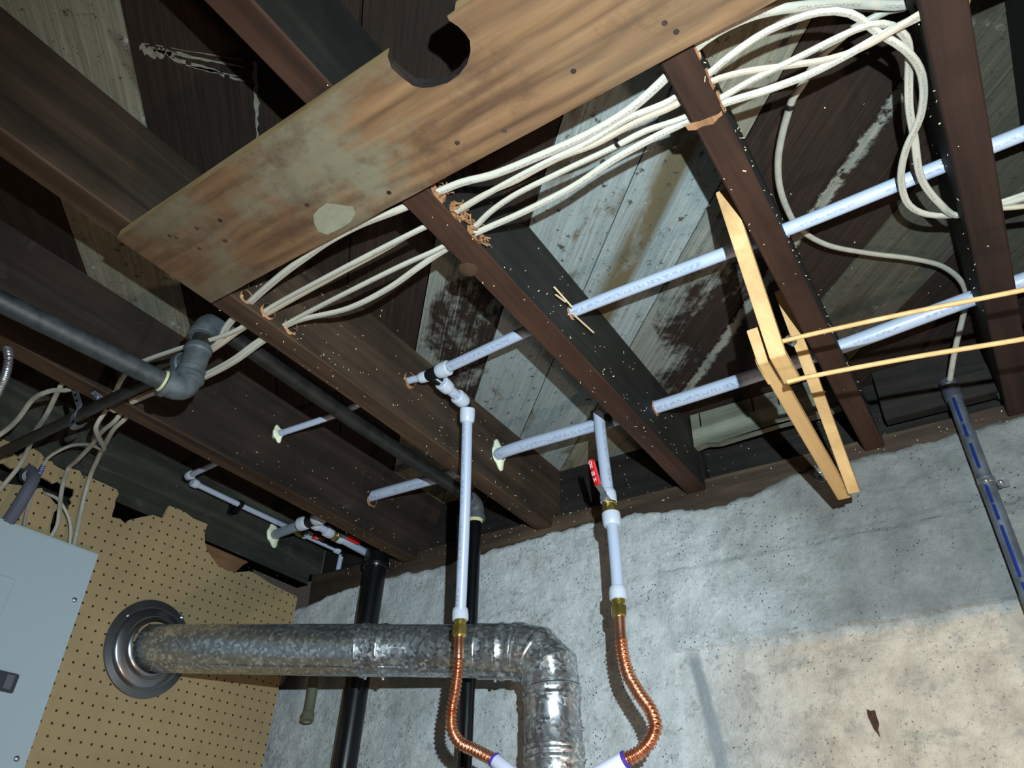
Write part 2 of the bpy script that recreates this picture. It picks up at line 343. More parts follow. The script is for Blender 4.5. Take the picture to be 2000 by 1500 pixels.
def tag(o, label=None, cat=None, group=None, kind=None):
    if label: o['label'] = label
    if cat: o['category'] = cat
    if group: o['group'] = group
    if kind: o['kind'] = kind
    return o
def thing(name, pos, label, cat, group=None):
    o = bpy.data.objects.new(name, None); C.objects.link(o); o.location = W(pos); o.empty_display_size = 0.02
    return tag(o, label, cat, group)
def box(bm, a, b, mi=0):
    vs = [bm.verts.new((x, y, z)) for z in (a[2], b[2]) for y in (a[1], b[1]) for x in (a[0], b[0])]
    fs = []
    for q in ((0, 1, 3, 2), (4, 6, 7, 5), (0, 4, 5, 1), (2, 3, 7, 6), (0, 2, 6, 4), (1, 5, 7, 3)):
        f = bm.faces.new([vs[i] for i in q]); f.material_index = mi; fs.append(f)
    return vs, fs
def frame_for(d, up=Vector((0, 0, 1))):
    d = d.normalized()
    if abs(d.dot(up)) > 0.95: up = Vector((0, 1, 0)) if abs(d.y) < 0.9 else Vector((1, 0, 0))
    a = d.cross(up).normalized(); b = a.cross(d).normalized()
    return a, b
def bar(bm, p0, p1, w, h, up=Vector((0, 0, 1)), mi=0, bev=0):
    p0 = Vector(p0); p1 = Vector(p1); a, b = frame_for(p1-p0, up)
    vs = []
    for p in (p0, p1):
        for s, t in ((-1, -1), (1, -1), (1, 1), (-1, 1)): vs.append(bm.verts.new(p + a*s*w/2 + b*t*h/2))
    fs = [bm.faces.new([vs[i] for i in q]) for q in ((0, 3, 2, 1), (4, 5, 6, 7), (0, 1, 5, 4), (1, 2, 6, 5), (2, 3, 7, 6), (3, 0, 4, 7))]
    for f in fs: f.material_index = mi
    if bev:
        es = list({e for f in fs for e in f.edges}); bmesh.ops.bevel(bm, geom=es, offset=bev, segments=2, affect='EDGES', profile=0.5)
    return fs
def catmull(pts, step=0.012):
    pts = [Vector(p) for p in pts]
    if len(pts) == 2:
        n = max(1, int((pts[1]-pts[0]).length/step)); return [pts[0].lerp(pts[1], i/n) for i in range(n+1)]
    ext = [pts[0]*2-pts[1]] + pts + [pts[-1]*2-pts[-2]]; out = []
    for i in range(1, len(ext)-2):
        p0, p1, p2, p3 = ext[i-1:i+3]; n = max(2, int((p2-p1).length/step))
        t0 = 0; t1 = t0+max(1e-6, (p1-p0).length)**0.5; t2 = t1+max(1e-6, (p2-p1).length)**0.5; t3 = t2+max(1e-6, (p3-p2).length)**0.5
        for k in range(n):
            t = t1+(t2-t1)*k/n
            A1 = p0*((t1-t)/(t1-t0))+p1*((t-t0)/(t1-t0)); A2 = p1*((t2-t)/(t2-t1))+p2*((t-t1)/(t2-t1)); A3 = p2*((t3-t)/(t3-t2))+p3*((t-t2)/(t3-t2))
            B1 = A1*((t2-t)/(t2-t0))+A2*((t-t0)/(t2-t0)); B2 = A2*((t3-t)/(t3-t1))+A3*((t-t1)/(t3-t1))
            out.append(B1*((t2-t)/(t2-t1))+B2*((t-t1)/(t2-t1)))
    out.append(pts[-1]); return out
def sweep(bm, path, r, seg=16, flat=1.0, up=Vector((0, 0, 1)), cap=True, mi=0, rad=None, twist=0.0, hole=0, face=None):
    """tube along a list of points; rad(i, s) may vary the radius"""
    uvl = bm.loops.layers.uv.verify(); n = len(path); tang = []
    for i in range(n):
        a = path[max(0, i-1)]; b = path[min(n-1, i+1)]; tang.append((b-a).normalized())
    A, B = frame_for(tang[0], up); rings = []; s = 0.0; S_ = [0.0]
    if face is not None:
        v_ = Vector(face); v_ = (v_-tang[0]*v_.dot(tang[0])).normalized(); w_ = tang[0].cross(v_); an = -2*math.pi*.70
        A = v_*math.cos(an)+w_*math.sin(an); B = -v_*math.sin(an)+w_*math.cos(an)
    for i in range(n):
        if i:
            q = tang[i-1].rotation_difference(tang[i]); A = q @ A; B = q @ B; s += (path[i]-path[i-1]).length; S_.append(s)
        rr = rad(i, s) if rad else r; tw = twist*s
        ring = []
        for k in range(seg):
            an = 2*math.pi*k/seg; x = math.cos(an)*rr; y = math.sin(an)*rr*flat
            cx = x*math.cos(tw)-y*math.sin(tw); cy = x*math.sin(tw)+y*math.cos(tw)
            ring.append(bm.verts.new(path[i]+A*cx+B*cy))
        rings.append(ring)
    for i in range(n-1):
        for k in range(seg):
            k2 = (k+1) % seg
            f = bm.faces.new((rings[i][k], rings[i][k2], rings[i+1][k2], rings[i+1][k])); f.material_index = mi
            for lp, uv in zip(f.loops, ((S_[i]*S, k/seg), (S_[i]*S, (k+1)/seg), (S_[i+1]*S, (k+1)/seg), (S_[i+1]*S, k/seg))): lp[uvl].uv = uv
    if cap:
        for ring in (rings[0], rings[-1]):
            f = bm.faces.new(ring); f.material_index = mi
    return rings
def lathe(bm, p0, p1, prof, seg=24, mi=0, cap=True, up=Vector((0, 0, 1)), squash=None):
    """prof = [(t along p0->p1, radius)], radii in units"""
    p0 = Vector(p0); p1 = Vector(p1); A, B = frame_for(p1-p0, up); rings = []
    for t, r in prof:
        c = p0.lerp(p1, t); rings.append([bm.verts.new(c+A*math.cos(2*math.pi*k/seg)*r+B*math.sin(2*math.pi*k/seg)*r) for k in range(seg)])
    for i in range(len(rings)-1):
        for k in range(seg):
            f = bm.faces.new((rings[i][k], rings[i][(k+1) % seg], rings[i+1][(k+1) % seg], rings[i+1][k])); f.material_index = mi
    if cap:
        for ring in (rings[0], rings[-1]):
            f = bm.faces.new(ring); f.material_index = mi
    return rings
def T(name, pts, r, mat, parent=None, seg=16, flat=1.0, step=0.012, smooth_path=True, **kw):
    bm = bmesh.new(); path = catmull(pts, step) if smooth_path else [Vector(p) for p in pts]
    sweep(bm, path, r, seg, flat, **kw); return finish(name, bm, mat, parent)
def collar(parent, p0, p1, r, name='collar', mat='collar'):
    bm = bmesh.new(); lathe(bm, p0, p1, [(0, r*0.9), (0.06, r), (0.45, r*1.02), (0.62, r*1.0), (0.9, r*0.95), (1, r*0.82)], 28); return finish(name, bm, M[mat], parent)
def prism(bm, pts2, fn, d0, d1, mi=0, mi_edge=None, skip=()):
    """pts2: polygon; fn(u, v, d) -> unit-space point"""
    a = [bm.verts.new(fn(u, v, d0)) for u, v in pts2]; b = [bm.verts.new(fn(u, v, d1)) for u, v in pts2]
    f1 = bm.faces.new(a); f2 = bm.faces.new(b); f1.material_index = f2.material_index = mi
    n = len(a)
    for i in range(n):
        f = bm.faces.new((a[i], a[(i+1) % n], b[(i+1) % n], b[i])); f.material_index = mi if mi_edge is None else (mi_edge[i] if isinstance(mi_edge, list) else mi_edge)
    bmesh.ops.triangulate(bm, faces=[f1, f2])

# ================================================================ THE SETTING
ZT = 1.22           # underside of the subfloor
YW = 1.90           # face of the back wall
def interp(tab, x):
    if x <= tab[0][0]: return tab[0][1]
    for (a, b), (c, d) in zip(tab, tab[1:]):
        if x <= c: return b+(d-b)*(x-a)/(c-a)
    return tab[-1][1]
top_tab = [(-2.6, .90), (-2.17, .93), (-2.02, .965), (-1.92, .973), (-1.6, .968), (-1.32, .985), (-.99, .998), (-.82, .99), (-.74, .98), (-.62, .955), (-.5, .962), (-.42, .985), (-.355, .998), (.17, 1.006), (3, 1.006)]
def line_z(p, q):
    a = PY(*p, YW); b = PY(*q, YW); return lambda x: a.z+(b.z-a.z)*(x-a.x)/(b.x-a.x)
L1 = line_z((1300, 1120), (1850, 1010)); L2 = line_z((1340, 1272), (2000, 1170)); L3 = line_z((860, 1225), (1300, 1120))
def wall_y(x, z):
    y = 0.0
    v = Vector((x*4, z*4, 3.1)); y -= 0.010*noise.noise(v*1.2); y -= 0.004*noise.noise(v*5); y -= 0.0028*abs(noise.noise(v*16)); y -= 0.0016*noise.noise(v*34)
    wob = 0.006*noise.noise(Vector((x*6, 1.7, 0)))
    if x > -0.75:
        if z < L1(x)+wob: y -= 0.0035
        if z < L2(x)+wob: y += 0.010
    if z < L3(x)+wob: y -= 0.0025
    return y
bm = bmesh.new(); X0, X1, NX = -2.6, 1.2, 420; NZ = 190; ZB = -1.35/S
grid = []
for i in range(NX+1):
    x = X0+(X1-X0)*i/NX; zt = interp(top_tab, x)+0.008*noise.noise(Vector((x*22, 0, 0)))+0.004*noise.noise(Vector((x*70, 5, 0)))
    row = []
    for j in range(NZ+1):
        t = j/NZ; z = zt-(zt+0.1)*t if j < NZ else ZB
        y = YW+wall_y(x, z)
        if t < 0.02: y += 0.02*(1-t/0.02)**2
        row.append(bm.verts.new((x, y, z)))
    row.insert(0, bm.verts.new((x, YW+0.09, zt+0.004))); grid.append(row)
for i in range(NX):
    for j in range(NZ+1): bm.faces.new((grid[i][j], grid[i+1][j], grid[i+1][j+1], grid[i][j+1]))
box(bm, (X1, YW, ZB), (3.2, YW+.2, 1.0)); box(bm, (X0, YW+0.12, ZB), (X1, YW+0.2, .9))
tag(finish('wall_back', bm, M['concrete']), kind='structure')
# floor, side walls
bm = bmesh.new(); box(bm, (-2.6, -3.2, ZB-.05), (3.2, YW+.2, ZB)); tag(finish('floor', bm, M['floor'], smooth=False), kind='structure')
bm = bmesh.new(); box(bm, (3.2, -3.2, ZB), (3.3, YW+.2, ZT)); tag(finish('wall_right', bm, M['void'], smooth=False), kind='structure')
bm = bmesh.new(); box(bm, (-2.6, -3.3, ZB), (3.3, -3.2, ZT)); tag(finish('wall_front', bm, M['void'], smooth=False), kind='structure')
bm = bmesh.new(); box(bm, (-2.6, -3.2, ZB), (-2.5, YW-.02, ZT)); tag(finish('wall_left', bm, M['shade_black'], smooth=False), kind='structure')
# ceiling: diagonal subfloor boards, butted over the joists
UE = [-6.0]
UE = [-1.05-0.29*k for k in range(22, 0, -1)] + [-1.05, -.745, -.45, -.19, .07, .34, .585, .835, 1.125, 1.37, 1.65, 1.93, 2.21] + [2.21+.28*k for k in range(1, 12)]
BX = [-2.6, -1.67, -1.14, -.64, -.161, .165, .31, .8, 3.2]
kinds = ['lime', 'stain', 'patchy', 'edge', 'grey', 'dark', 'dgrey']
tabl = {0: {}, 1: {-1.05: 'grey', .07: 'grey', .34: 'grey'},
        2: {-1.34: 'dark', -1.05: 'grey', .07: 'patchy', .34: 'lime', .585: 'lime', .835: 'grey', 1.125: 'patchy'},
        3: {-.745: 'dark', -.45: 'dark', -.19: 'dark', .07: 'dark', .34: 'lime', .585: 'stain', .835: 'patchy', 1.125: 'edge', 1.37: 'dark'},
        4: {.07: 'dark', .34: 'dgrey', .585: 'grey', .835: 'dark', 1.125: 'edge', 1.37: 'dgrey', 1.65: 'dark'},
        5: {.835: 'dgrey', 1.125: 'dgrey', 1.37: 'dgrey', 1.65: 'dgrey'}, 6: {}, 7: {}}
bm = bmesh.new(); uvl = bm.loops.layers.uv.verify()
for bi in range(len(BX)-1):
    xa, xb = BX[bi], BX[bi+1]
    for k in range(len(UE)-1):
        u0, u1 = UE[k]+0.002, UE[k+1]-0.002
        # board strip u0<x+y<u1 clipped to xa<x<xb
        poly = [(xa, u0-xa), (xb, u0-xb), (xb, u1-xb), (xa, u1-xa)]
        if max(p[1] for p in poly) < -3.2 or min(p[1] for p in poly) > YW+.2: continue
        pc = [(x, min(max(y, -3.2), YW+.15)) for x, y in poly]
        kd = tabl[bi].get(UE[k], 'dark'); mi = kinds.index(kd)
        lo = [bm.verts.new((x, y, ZT)) for x, y in pc]; hi = [bm.verts.new((x, y, ZT+.03)) for x, y in pc]
        fs = [bm.faces.new(lo), bm.faces.new(hi)] + [bm.faces.new((lo[i], lo[(i+1) % 4], hi[(i+1) % 4], hi[i])) for i in range(4)]
        for f in fs:
            f.material_index = mi
            for lp in f.loops:
                x, y = lp.vert.co.x, lp.vert.co.y
                lp[uvl].uv = ((y-x)*0.707*S+bi*3.7+k*1.3, (x+y-UE[k])/(UE[k+1]-UE[k]))
box(bm, (-2.6, -3.2, ZT+.035), (3.3, YW+.2, ZT+.06), 5)
tag(finish('ceiling', bm, [M['sf_'+k] for k in kinds], smooth=False), kind='structure')

# ================================================================ JOISTS (drilled for pipes and cables)
ZJ = 1.0
HR = {}
yA = lambda x: 1.133 if x > -.7 else 1.133+(-.62-x)*0.085
zA = lambda x: 1.098 if x > -.7 else 1.098+(-.62-x)*0.05
yB = lambda x: 1.552+(-x+.13)*0.036
zB = lambda x: 1.10
JAY = .775
HOLES = {   # joist -> [(y, z, radius, raw rim?)]
    'b': [(.668, 1.020, .0135, 1), (.726, 1.024, .0165, 1), (.788, 1.028, .0165, 1), (yA(-1.13), zA(-1.13), .020, 1), (yB(-1.13), zB(-1.13), .019, 0)],
    'c': [(.654, 1.020, .0145, 2), (.708, 1.018, .0145, 2), (.764, 1.018, .0165, 2), (yA(-.64), zA(-.64), .016, 1), (yB(-.64), zB(-.64), .0195, 1)],
    'd': [(.645, 1.019, .0125, 1), (.696, 1.020, .0155, 1), (.741, 1.020, .0165, 1), (yA(-.16), zA(-.16), .016, 0), (yB(-.16), zB(-.16), .0195, 0)],
    'e': [(.80, 1.118, .022, 0), (.757, 1.026, .016, 1), (1.227, 1.066, .014, 1), (yA(.165), 1.107, .016, 0), (yB(.165), 1.115, .0195, 0)],
    'a': [(.741, 1.022, .019, 0), (.783, 1.021, .017, 0), (yA(-1.67), zA(-1.67), .012, 0), (yB(-1.67), zB(-1.67), .020, 1)],
    'z': [(1.676, 1.117, .018, 0)], 'f': []}
JO = {  # x0, x1 at the bottom, shift of the top, edge mat, side mat, label
    'z': (-2.235, -2.175, 0, 'shade_black', 'ledger', 'greyish dusty joist above the torn pegboard, furthest left of all'),  # underside blackened: the shade there is put into its colour
    'a': (-1.712, -1.652, .055, 'joist_edge_brown', 'joist_side_dark', 'dark brown joist left of the black iron pipe, with ivory flange and bare hole'),
    'b': (-1.170, -1.112, 0, 'joist_edge_brown', 'joist_side_brown', 'brown joist holding the lower left end of the wide notched board'),
    'c': (-.668, -.610, -.012, 'joist_edge', 'joist_side_grey', 'dark joist in the middle of the ceiling, its cable holes fringed with splinters'),
    'd': (-.186, -.137, -.018, 'joist_edge', 'joist_side_grey', 'reddish brown joist running beside the pale folding wooden rack'),
    'e': (.136, .193, 0, 'joist_edge_dark', 'joist_side_grey', 'wide dark reddish joist above the grey wall conduit'),
    'f': (.282, .34, 0, 'joist_side_grey', 'joist_side_grey', 'nearly black joist in the top right corner')}
def cut(obj, cutters):
    m = obj.modifiers.new('b', 'BOOLEAN'); m.operation = 'DIFFERENCE'; m.solver = 'EXACT'; m.use_self = True
    bmc = bmesh.new()
    for p0, p1, r in cutters: lathe(bmc, p0, p1, [(0, r), (1, r)], 16)
    bmesh.ops.recalc_face_normals(bmc, faces=bmc.faces)
    for v in bmc.verts: v.co = W(v.co)
    me = bpy.data.meshes.new('c'); bmc.to_mesh(me); bmc.free(); co = bpy.data.objects.new('c', me); C.objects.link(co)
    for _ in obj.data.materials: me.materials.append(None)
    m.object = co; dg = bpy.context.evaluated_depsgraph_get(); dg.update()
    nm = bpy.data.meshes.new_from_object(obj.evaluated_get(dg)); obj.modifiers.clear(); obj.data = nm
    bpy.data.objects.remove(co); bpy.data.meshes.remove(me)
JT = {}
for key, (x0, x1, sh, em, sm, lab) in JO.items():
    bm = bmesh.new()
    prof = [(-3.15, ZJ), (YW-.008, ZJ), (YW-.008, 1.042), (YW+.045, 1.042), (YW+.045, ZT), (-3.15, ZT)]
    n = 60; rows = []
    # side outline extruded across the width with slightly eased, uneven arrises
    ys = [-3.15] + [(-3.15)+(YW-.008+3.15)*i/n for i in range(1, n)] + [YW-.008]
    def ring(y, zb):
        e = 0.003; j = 0.0012*noise.noise(Vector((x0*9, y*9, 0)))
        return [bm.verts.new(p) for p in ((x0+e, y, zb+j), (x1-e, y, zb+j), (x1, y, zb+e), (x1+sh, y, ZT), (x0+sh, y, ZT), (x0, y, zb+e))]
    rg = [ring(y, ZJ) for y in ys] + [ring(YW-.0075, 1.042), ring(YW+.045, 1.042)]
    for a, b in zip(rg, rg[1:]):
        for k in range(6):
            f = bm.faces.new((a[k], a[(k+1) % 6], b[(k+1) % 6], b[k])); f.material_index = 1 if k in (2, 4) else 0
    bm.faces.new(rg[0]); bm.faces.new(rg[-1])
    o = finish('floor_joist', bm, [M[em], M[sm]], smooth=False); tag(o, lab, 'joist', 'floor joists under the diagonal boards')
    JT[key] = o
bpy.context.view_layer.update()
for key, hs in HOLES.items():
    if hs:
        x0, x1 = JO[key][:2]; cut(JT[key], [(Vector((x0-.08, y, z)), Vector((x1+.08, y, z)), r) for y, z, r, _ in hs])
# torn raw wood round the holes, on the right faces
for key, hs in HOLES.items():
    x0, x1, sh = JO[key][:3]
    for y, z, r, rim in hs:
        if not rim: continue
        xf = x1+sh*(z-ZJ)/(ZT-ZJ)+.0006; bm = bmesh.new(); n = 22; ins = []; out = []
        for k in range(n):
            a = 2*math.pi*k/n; jag = 0.5*random.random()+(.25 if rim == 2 else 0); ro = r*(1.08+jag*.7) if rim == 2 else r*(1.03+(.12+.35*random.random())*max(0, math.cos(a+1.9)))
            if z+math.sin(a)*ro < ZJ+.002: ro = max(r*1.02, (ZJ+.002-z)/math.sin(a)) if math.sin(a) < -.1 else ro
            ins.append((y+math.cos(a)*r*1.0, z+math.sin(a)*r*1.0)); out.append((y+math.cos(a)*ro, z+math.sin(a)*ro))
        A = [bm.verts.new((xf, *p)) for p in ins]; B = [bm.verts.new((xf, *p)) for p in out]
        A2 = [bm.verts.new((xf+.003+.006*random.random()*(rim == 2), *p)) for p in ins]; B2 = [bm.verts.new((xf+.0008, *p)) for p in out]
        for k in range(n):
            j = (k+1) % n
            bm.faces.new((A[k], A[j], B[j], B[k])); bm.faces.new((A2[k], A2[j], B2[j], B2[k])); bm.faces.new((A[k], A[j], A2[j], A2[k])); bm.faces.new((B[k], B[j], B2[j], B2[k]))
        if rim == 2:
            for _ in range(26):
                a = random.random()*6.28; p = Vector((xf+.004, y+math.cos(a)*r*1.2, max(ZJ-.004, z+math.sin(a)*r*1.2)))
                q = p+Vector((random.uniform(.003, .014), random.uniform(-.014, .014), random.uniform(-.012, .010)))
                bar(bm, p, q, .0025, .0012)
        tag(finish('splintered_hole_rim', bm, M['raw'], JT[key], smooth=False), 'pale freshly torn wood round a drilled hole')
# ---------------------------------------------------------------- rim board, sill, blocks
bm = bmesh.new(); box(bm, (-2.17, YW+.047, 1.042), (3.2, YW+.10, ZT)); tag(finish('rim_board', bm, M['rim'], smooth=False), 'dark rim board closing the joist ends above the concrete wall', 'board')
bm = bmesh.new()
n = 160; secs = []
for i in range(n+1):
    x = -2.17+5.37*i/n; j = .004*noise.noise(Vector((x*14, 2, 0))); y0 = YW-.001+.003*noise.noise(Vector((x*8, 9, 0)))
    secs.append([bm.verts.new(p) for p in ((x, y0, .885), (x, y0, 1.036+j), (x, y0+.004, 1.0405), (x, YW+.1, 1.0405), (x, YW+.1, .885))])
for a, b in zip(secs, secs[1:]):
    for k in range(5): bm.faces.new((a[k], a[(k+1) % 5], b[(k+1) % 5], b[k]))
bm.faces.new(secs[0]); bm.faces.new(secs[-1])
for v in bm.verts: v.co.y += .014 if v.co.z < .98 else .002
tag(finish('sill_plate', bm, M['sill'], smooth=False), 'rough brown sill timber lying along the top of the concrete wall', 'timber')
bm = bmesh.new(); pts = [(-.612, 1.112), (-.578, 1.116), (-.540, 1.108), (-.44, 1.112), (-.37, 1.116), (-.27, 1.112), (-.21, 1.118), (-.21, ZT-.002), (-.612, ZT-.002)]
prism(bm, pts, lambda u, v, d: Vector((u, 1.84+d, v)), 0, .03)
for x in (-.585, -.43, -.36): box(bm, (x, 1.8385, 1.17), (x+.003, 1.8402, ZT-.004), 1)
tag(finish('blocking_board', bm, [M['pale_block'], M['shade_black']], smooth=False), 'pale limewashed scrap board nailed up behind the folding rack', 'board')
bm = bmesh.new(); bar(bm, PY(1360, 945, 1.885), PY(1345, 868, 1.885), .035, .02, bev=.002)
tag(finish('wood_block', bm, M['joist_side_brown'], smooth=False), 'weathered upright wood block on the sill right of the middle joist', 'wood block')
bm = bmesh.new(); box(bm, (-.118, 1.87, 1.06), (.134, 1.90, 1.13)); box(bm, (-.118, 1.885, 1.14), (.134, 1.91, ZT-.003))
tag(finish('blocking_board', bm, M['rim'], smooth=False), 'pair of dark blocking boards behind the cable that drops to the conduit', 'board')
bm = bmesh.new(); bar(bm, PY(1955, 775, 1.89), PY(1930, 715, 1.89), .012, .02)
tag(finish('wood_block', bm, M['ledger'], smooth=False), 'thin greyish upright sliver of wood at the right end of the sill', 'wood block')
# ---------------------------------------------------------------- the wide notched board
ZBD = .977
edge_px = [(228, 466), (757, 110), (765, 133), (783, 150), (807, 168), (826, 172), (846, 170), (874, 162), (895, 148), (912, 126), (919, 101), (918, 80), (909, 66), (895, 52), (877, 40), (873, 31), (888, 20), (925, -5)]
pts = [PZ(*p, ZBD) for p in edge_px]; lowl = PZ(412, 592, ZBD); lowr = PZ(1340, 95, ZBD)
ytop = pts[-1].y; ylo = lambda x: lowl.y+(lowr.y-lowl.y)*(x-lowl.x)/(lowr.x-lowl.x)
poly = [(p.x, p.y) for p in pts] + [(0.60, ytop-.018), (0.60, ylo(.60))]
m_ = 30
for i in range(1, m_): x = .60+(lowl.x-.60)*i/m_; poly.append((x, ylo(x)+.0012*noise.noise(Vector((x*30, 0, 0)))))
poly.append((lowl.x, lowl.y))
me_ = [1] + [2]*15 + [1] + [1]*(len(poly)-17)
tb = thing('notched_board', (-.6, .52, ZBD), 'wide weathered orange brown board with round bite cut out, nailed under the joists', 'board')
bm = bmesh.new(); prism(bm, poly, lambda u, v, d: Vector((u, v, d)), ZBD, .9985, 0, me_)
finish('board', bm, [M['ply'], M['ply_edge'], M['char']], tb, smooth=False)
for px in ((332, 460), (385, 445), (345, 463), (430, 430), (760, 376), (893, 279), (1120, 139), (1298, 45), (1321, 62), (985, 255), (650, 90), (440, 470), (390, 485), (600, 400)):
    p = PZ(*px, ZBD)
    if not (ylo(p.x) > p.y > .43): continue
    bm = bmesh.new(); lathe(bm, p+Vector((0, 0, -.0012)), p+Vector((0, 0, .001)), [(0, .0035), (.5, .0042), (1, .0042)], 10); finish('nail_head', bm, M['char'], tb)
# pale patch of plaster on it
bm = bmesh.new(); c0 = PZ(640, 425, ZBD)
pp = [(612, 420), (622, 408), (638, 397), (660, 400), (690, 404), (694, 418), (684, 434), (664, 446), (640, 458), (622, 452), (614, 436)]
prism(bm, [(PZ(*p, ZBD).x, PZ(*p, ZBD).y) for p in pp], lambda u, v, d: Vector((u, v, d)), ZBD-.0006, ZBD, 0)
tag(finish('plaster_smear', bm, simple('dried_plaster', (122, 118, 98), .9, var=.15, vs=60), tb, smooth=False), 'grey green smear')

# ================================================================ LEFT: PEGBOARD, PANEL
XP = -2.15
tp = [(0, 855), (18, 862), (28, 872), (26, 886), (36, 893), (50, 880), (66, 876), (80, 886), (92, 902), (100, 900), (112, 912), (128, 920), (140, 916), (156, 920), (160, 928), (176, 932), (186, 936), (205, 944), (216, 950), (228, 956), (232, 966), (226, 976), (224, 990), (219, 1003), (219, 1010), (235, 1014), (245, 1024), (252, 1016), (275, 1010), (300, 1006), (318, 1012), (324, 1000), (330, 988), (345, 992), (362, 1000), (378, 1012), (400, 1021), (405, 1024), (400, 1040), (401, 1060), (404, 1076), (415, 1090), (425, 1104), (445, 1115), (465, 1117), (488, 1116), (505, 1124), (525, 1138), (545, 1148), (560, 1156), (576, 1163), (581, 1168)]
yr = PX(578, 1165, XP).y
poly = [(PX(-60, 835, XP).y, PX(-60, 835, XP).z)]
for i, p in enumerate(tp):
    q = PX(*p, XP); poly.append((q.y+.003*(random.random()-.5), q.z+.003*(random.random()-.5)))
q = PX(520, 1500, XP); poly += [(yr-.002, q.z), (yr, ZB+.02), (-.6, ZB+.02), (-.6, poly[0][1])]
H1 = [(-12, 908), (6, 905), (22, 915), (40, 912), (60, 920), (77, 930), (88, 934), (98, 940), (104, 944), (114, 940), (124, 948), (134, 952), (147, 956), (144, 966), (138, 974), (142, 982), (136, 988), (134, 996), (122, 992), (108, 984), (98, 972), (86, 966), (82, 954), (74, 954), (66, 962), (50, 950), (30, 946), (10, 944), (-12, 930)]
H2 = [(105, 1002), (112, 994), (118, 1002), (114, 1018), (106, 1040), (98, 1048), (99, 1028)]
bm = bmesh.new(); loops = [poly] + [[(PX(*p, XP).y+.0015*random.uniform(-1, 1), PX(*p, XP).z+.0015*random.uniform(-1, 1)) for p in H] for H in (H1, H2)]
fe_ = []
for lp_ in loops:
    vs = [bm.verts.new((XP, *p)) for p in lp_]; fe_ += [bm.edges.new((vs[i], vs[(i+1) % len(vs)])) for i in range(len(vs))]
bmesh.ops.triangle_fill(bm, use_beauty=True, use_dissolve=False, edges=fe_)
ff = list(bm.faces); bd = [e for e in bm.edges if len(e.link_faces) == 1]
ex = bmesh.ops.extrude_face_region(bm, geom=ff, use_keep_orig=True)
for v in [g for g in ex['geom'] if isinstance(g, bmesh.types.BMVert)]: v.co.x -= .008
for f in bm.faces:
    if abs(f.normal.x) < .5: f.material_index = 1
peg = finish('pegboard', bm, [M['peg'], M['peg_edge']], smooth=False); tag(peg, 'tan pegboard with a ragged torn top edge behind the grey breaker panel', 'pegboard')
# dark backing studs & plate behind the torn board
bm = bmesh.new(); box(bm, (-2.30, -.6, .90), (-2.24, 1.55, .985)); tag(finish('top_plate', bm, M['rim'], smooth=False), 'dark horizontal plate seen through the tear under the left joist', 'timber')
bm = bmesh.new(); a = PX(400, 1062, -2.172); b = PX(490, 1104, -2.172)
prism(bm, [(PX(*p, -2.19).y, PX(*p, -2.19).z) for p in ((370, 1045), (396, 1056), (485, 1092), (488, 1096), (474, 1104), (466, 1112), (455, 1120), (380, 1095))], lambda u, v, d: Vector((d, u, v)), -2.215, -2.19)
tag(finish('wood_block', bm, M['brown_block'], smooth=False), 'brown broken wood block showing in the dip of the torn pegboard', 'wood block')
# breaker panel
XN = -2.085
pt = thing('breaker_panel', (XN, .9, .2), 'light grey electrical panel cover screwed over the pegboard', 'electrical panel')
c1 = PX(195, 1082, XN); c0_ = PX(0, 1010, XN); c2 = PX(50, 1500, XN)
zt = c1.z; y1 = c1.y
zl = lambda y: zt+(c0_.z-zt)*(y-y1)/(c0_.y-y1)
bm = bmesh.new(); bot = -.25
slopey = (c2.y-y1)/(c2.z-zt)
P0 = [(y1, zt), (y1-.40, zl(y1-.40)), (y1-.40, bot), (y1+slopey*(bot-zt), bot)]
a = [bm.verts.new((XN, *p)) for p in P0]; b = [bm.verts.new((XP+.001, *p)) for p in P0]
fs = [bm.faces.new(a), bm.faces.new(b)] + [bm.faces.new((a[i], a[(i+1) % 4], b[(i+1) % 4], b[i])) for i in range(4)]
bmesh.ops.bevel(bm, geom=list(fs[0].edges), offset=.006, segments=3, affect='EDGES')
finish('cover', bm, M['paint'], pt)
bm = bmesh.new(); dp = [PX(*p, XN) for p in ((28, 1132), (-3, 1215), (-60, 1190), (-60, 1120))]
d1 = PX(30, 1132, XN); d2 = PX(-90, 1460, XN)
box(bm, (XN, d1.y-.35, -.2), (XN+.004, d1.y, d1.z)); bmesh.ops.bevel(bm, geom=list(bm.edges), offset=.002, segments=2, affect='EDGES')
finish('door', bm, M['paint'], pt)
h1 = PX(38, 1318, XN+.004); h2 = PX(24, 1355, XN+.004)
bm = bmesh.new(); box(bm, (XN+.003, h1.y-.1, h2.z), (XN+.009, (h1.y+h2.y)/2, h1.z)); bmesh.ops.bevel(bm, geom=list(bm.edges), offset=.0025, segments=2, affect='EDGES')
hd = finish('door_latch', bm, M['paint_dark'], pt)
bm = bmesh.new(); box(bm, (XN+.009, h1.y-.03, h2.z+.006), (XN+.012, (h1.y+h2.y)/2-.012, h1.z-.006)); finish('latch_tab', bm, simple('grey_tab', (92, 94, 102), .5), hd, smooth=False)
for p in ((145, 1172), (32, 1482)):
    q = PX(*p, XN); bm = bmesh.new(); lathe(bm, q, q+Vector((.006, 0, 0)), [(0, .007), (.4, .0068), (.8, .0045), (1, .001)], 16); finish('screw', bm, M['steel'], pt)
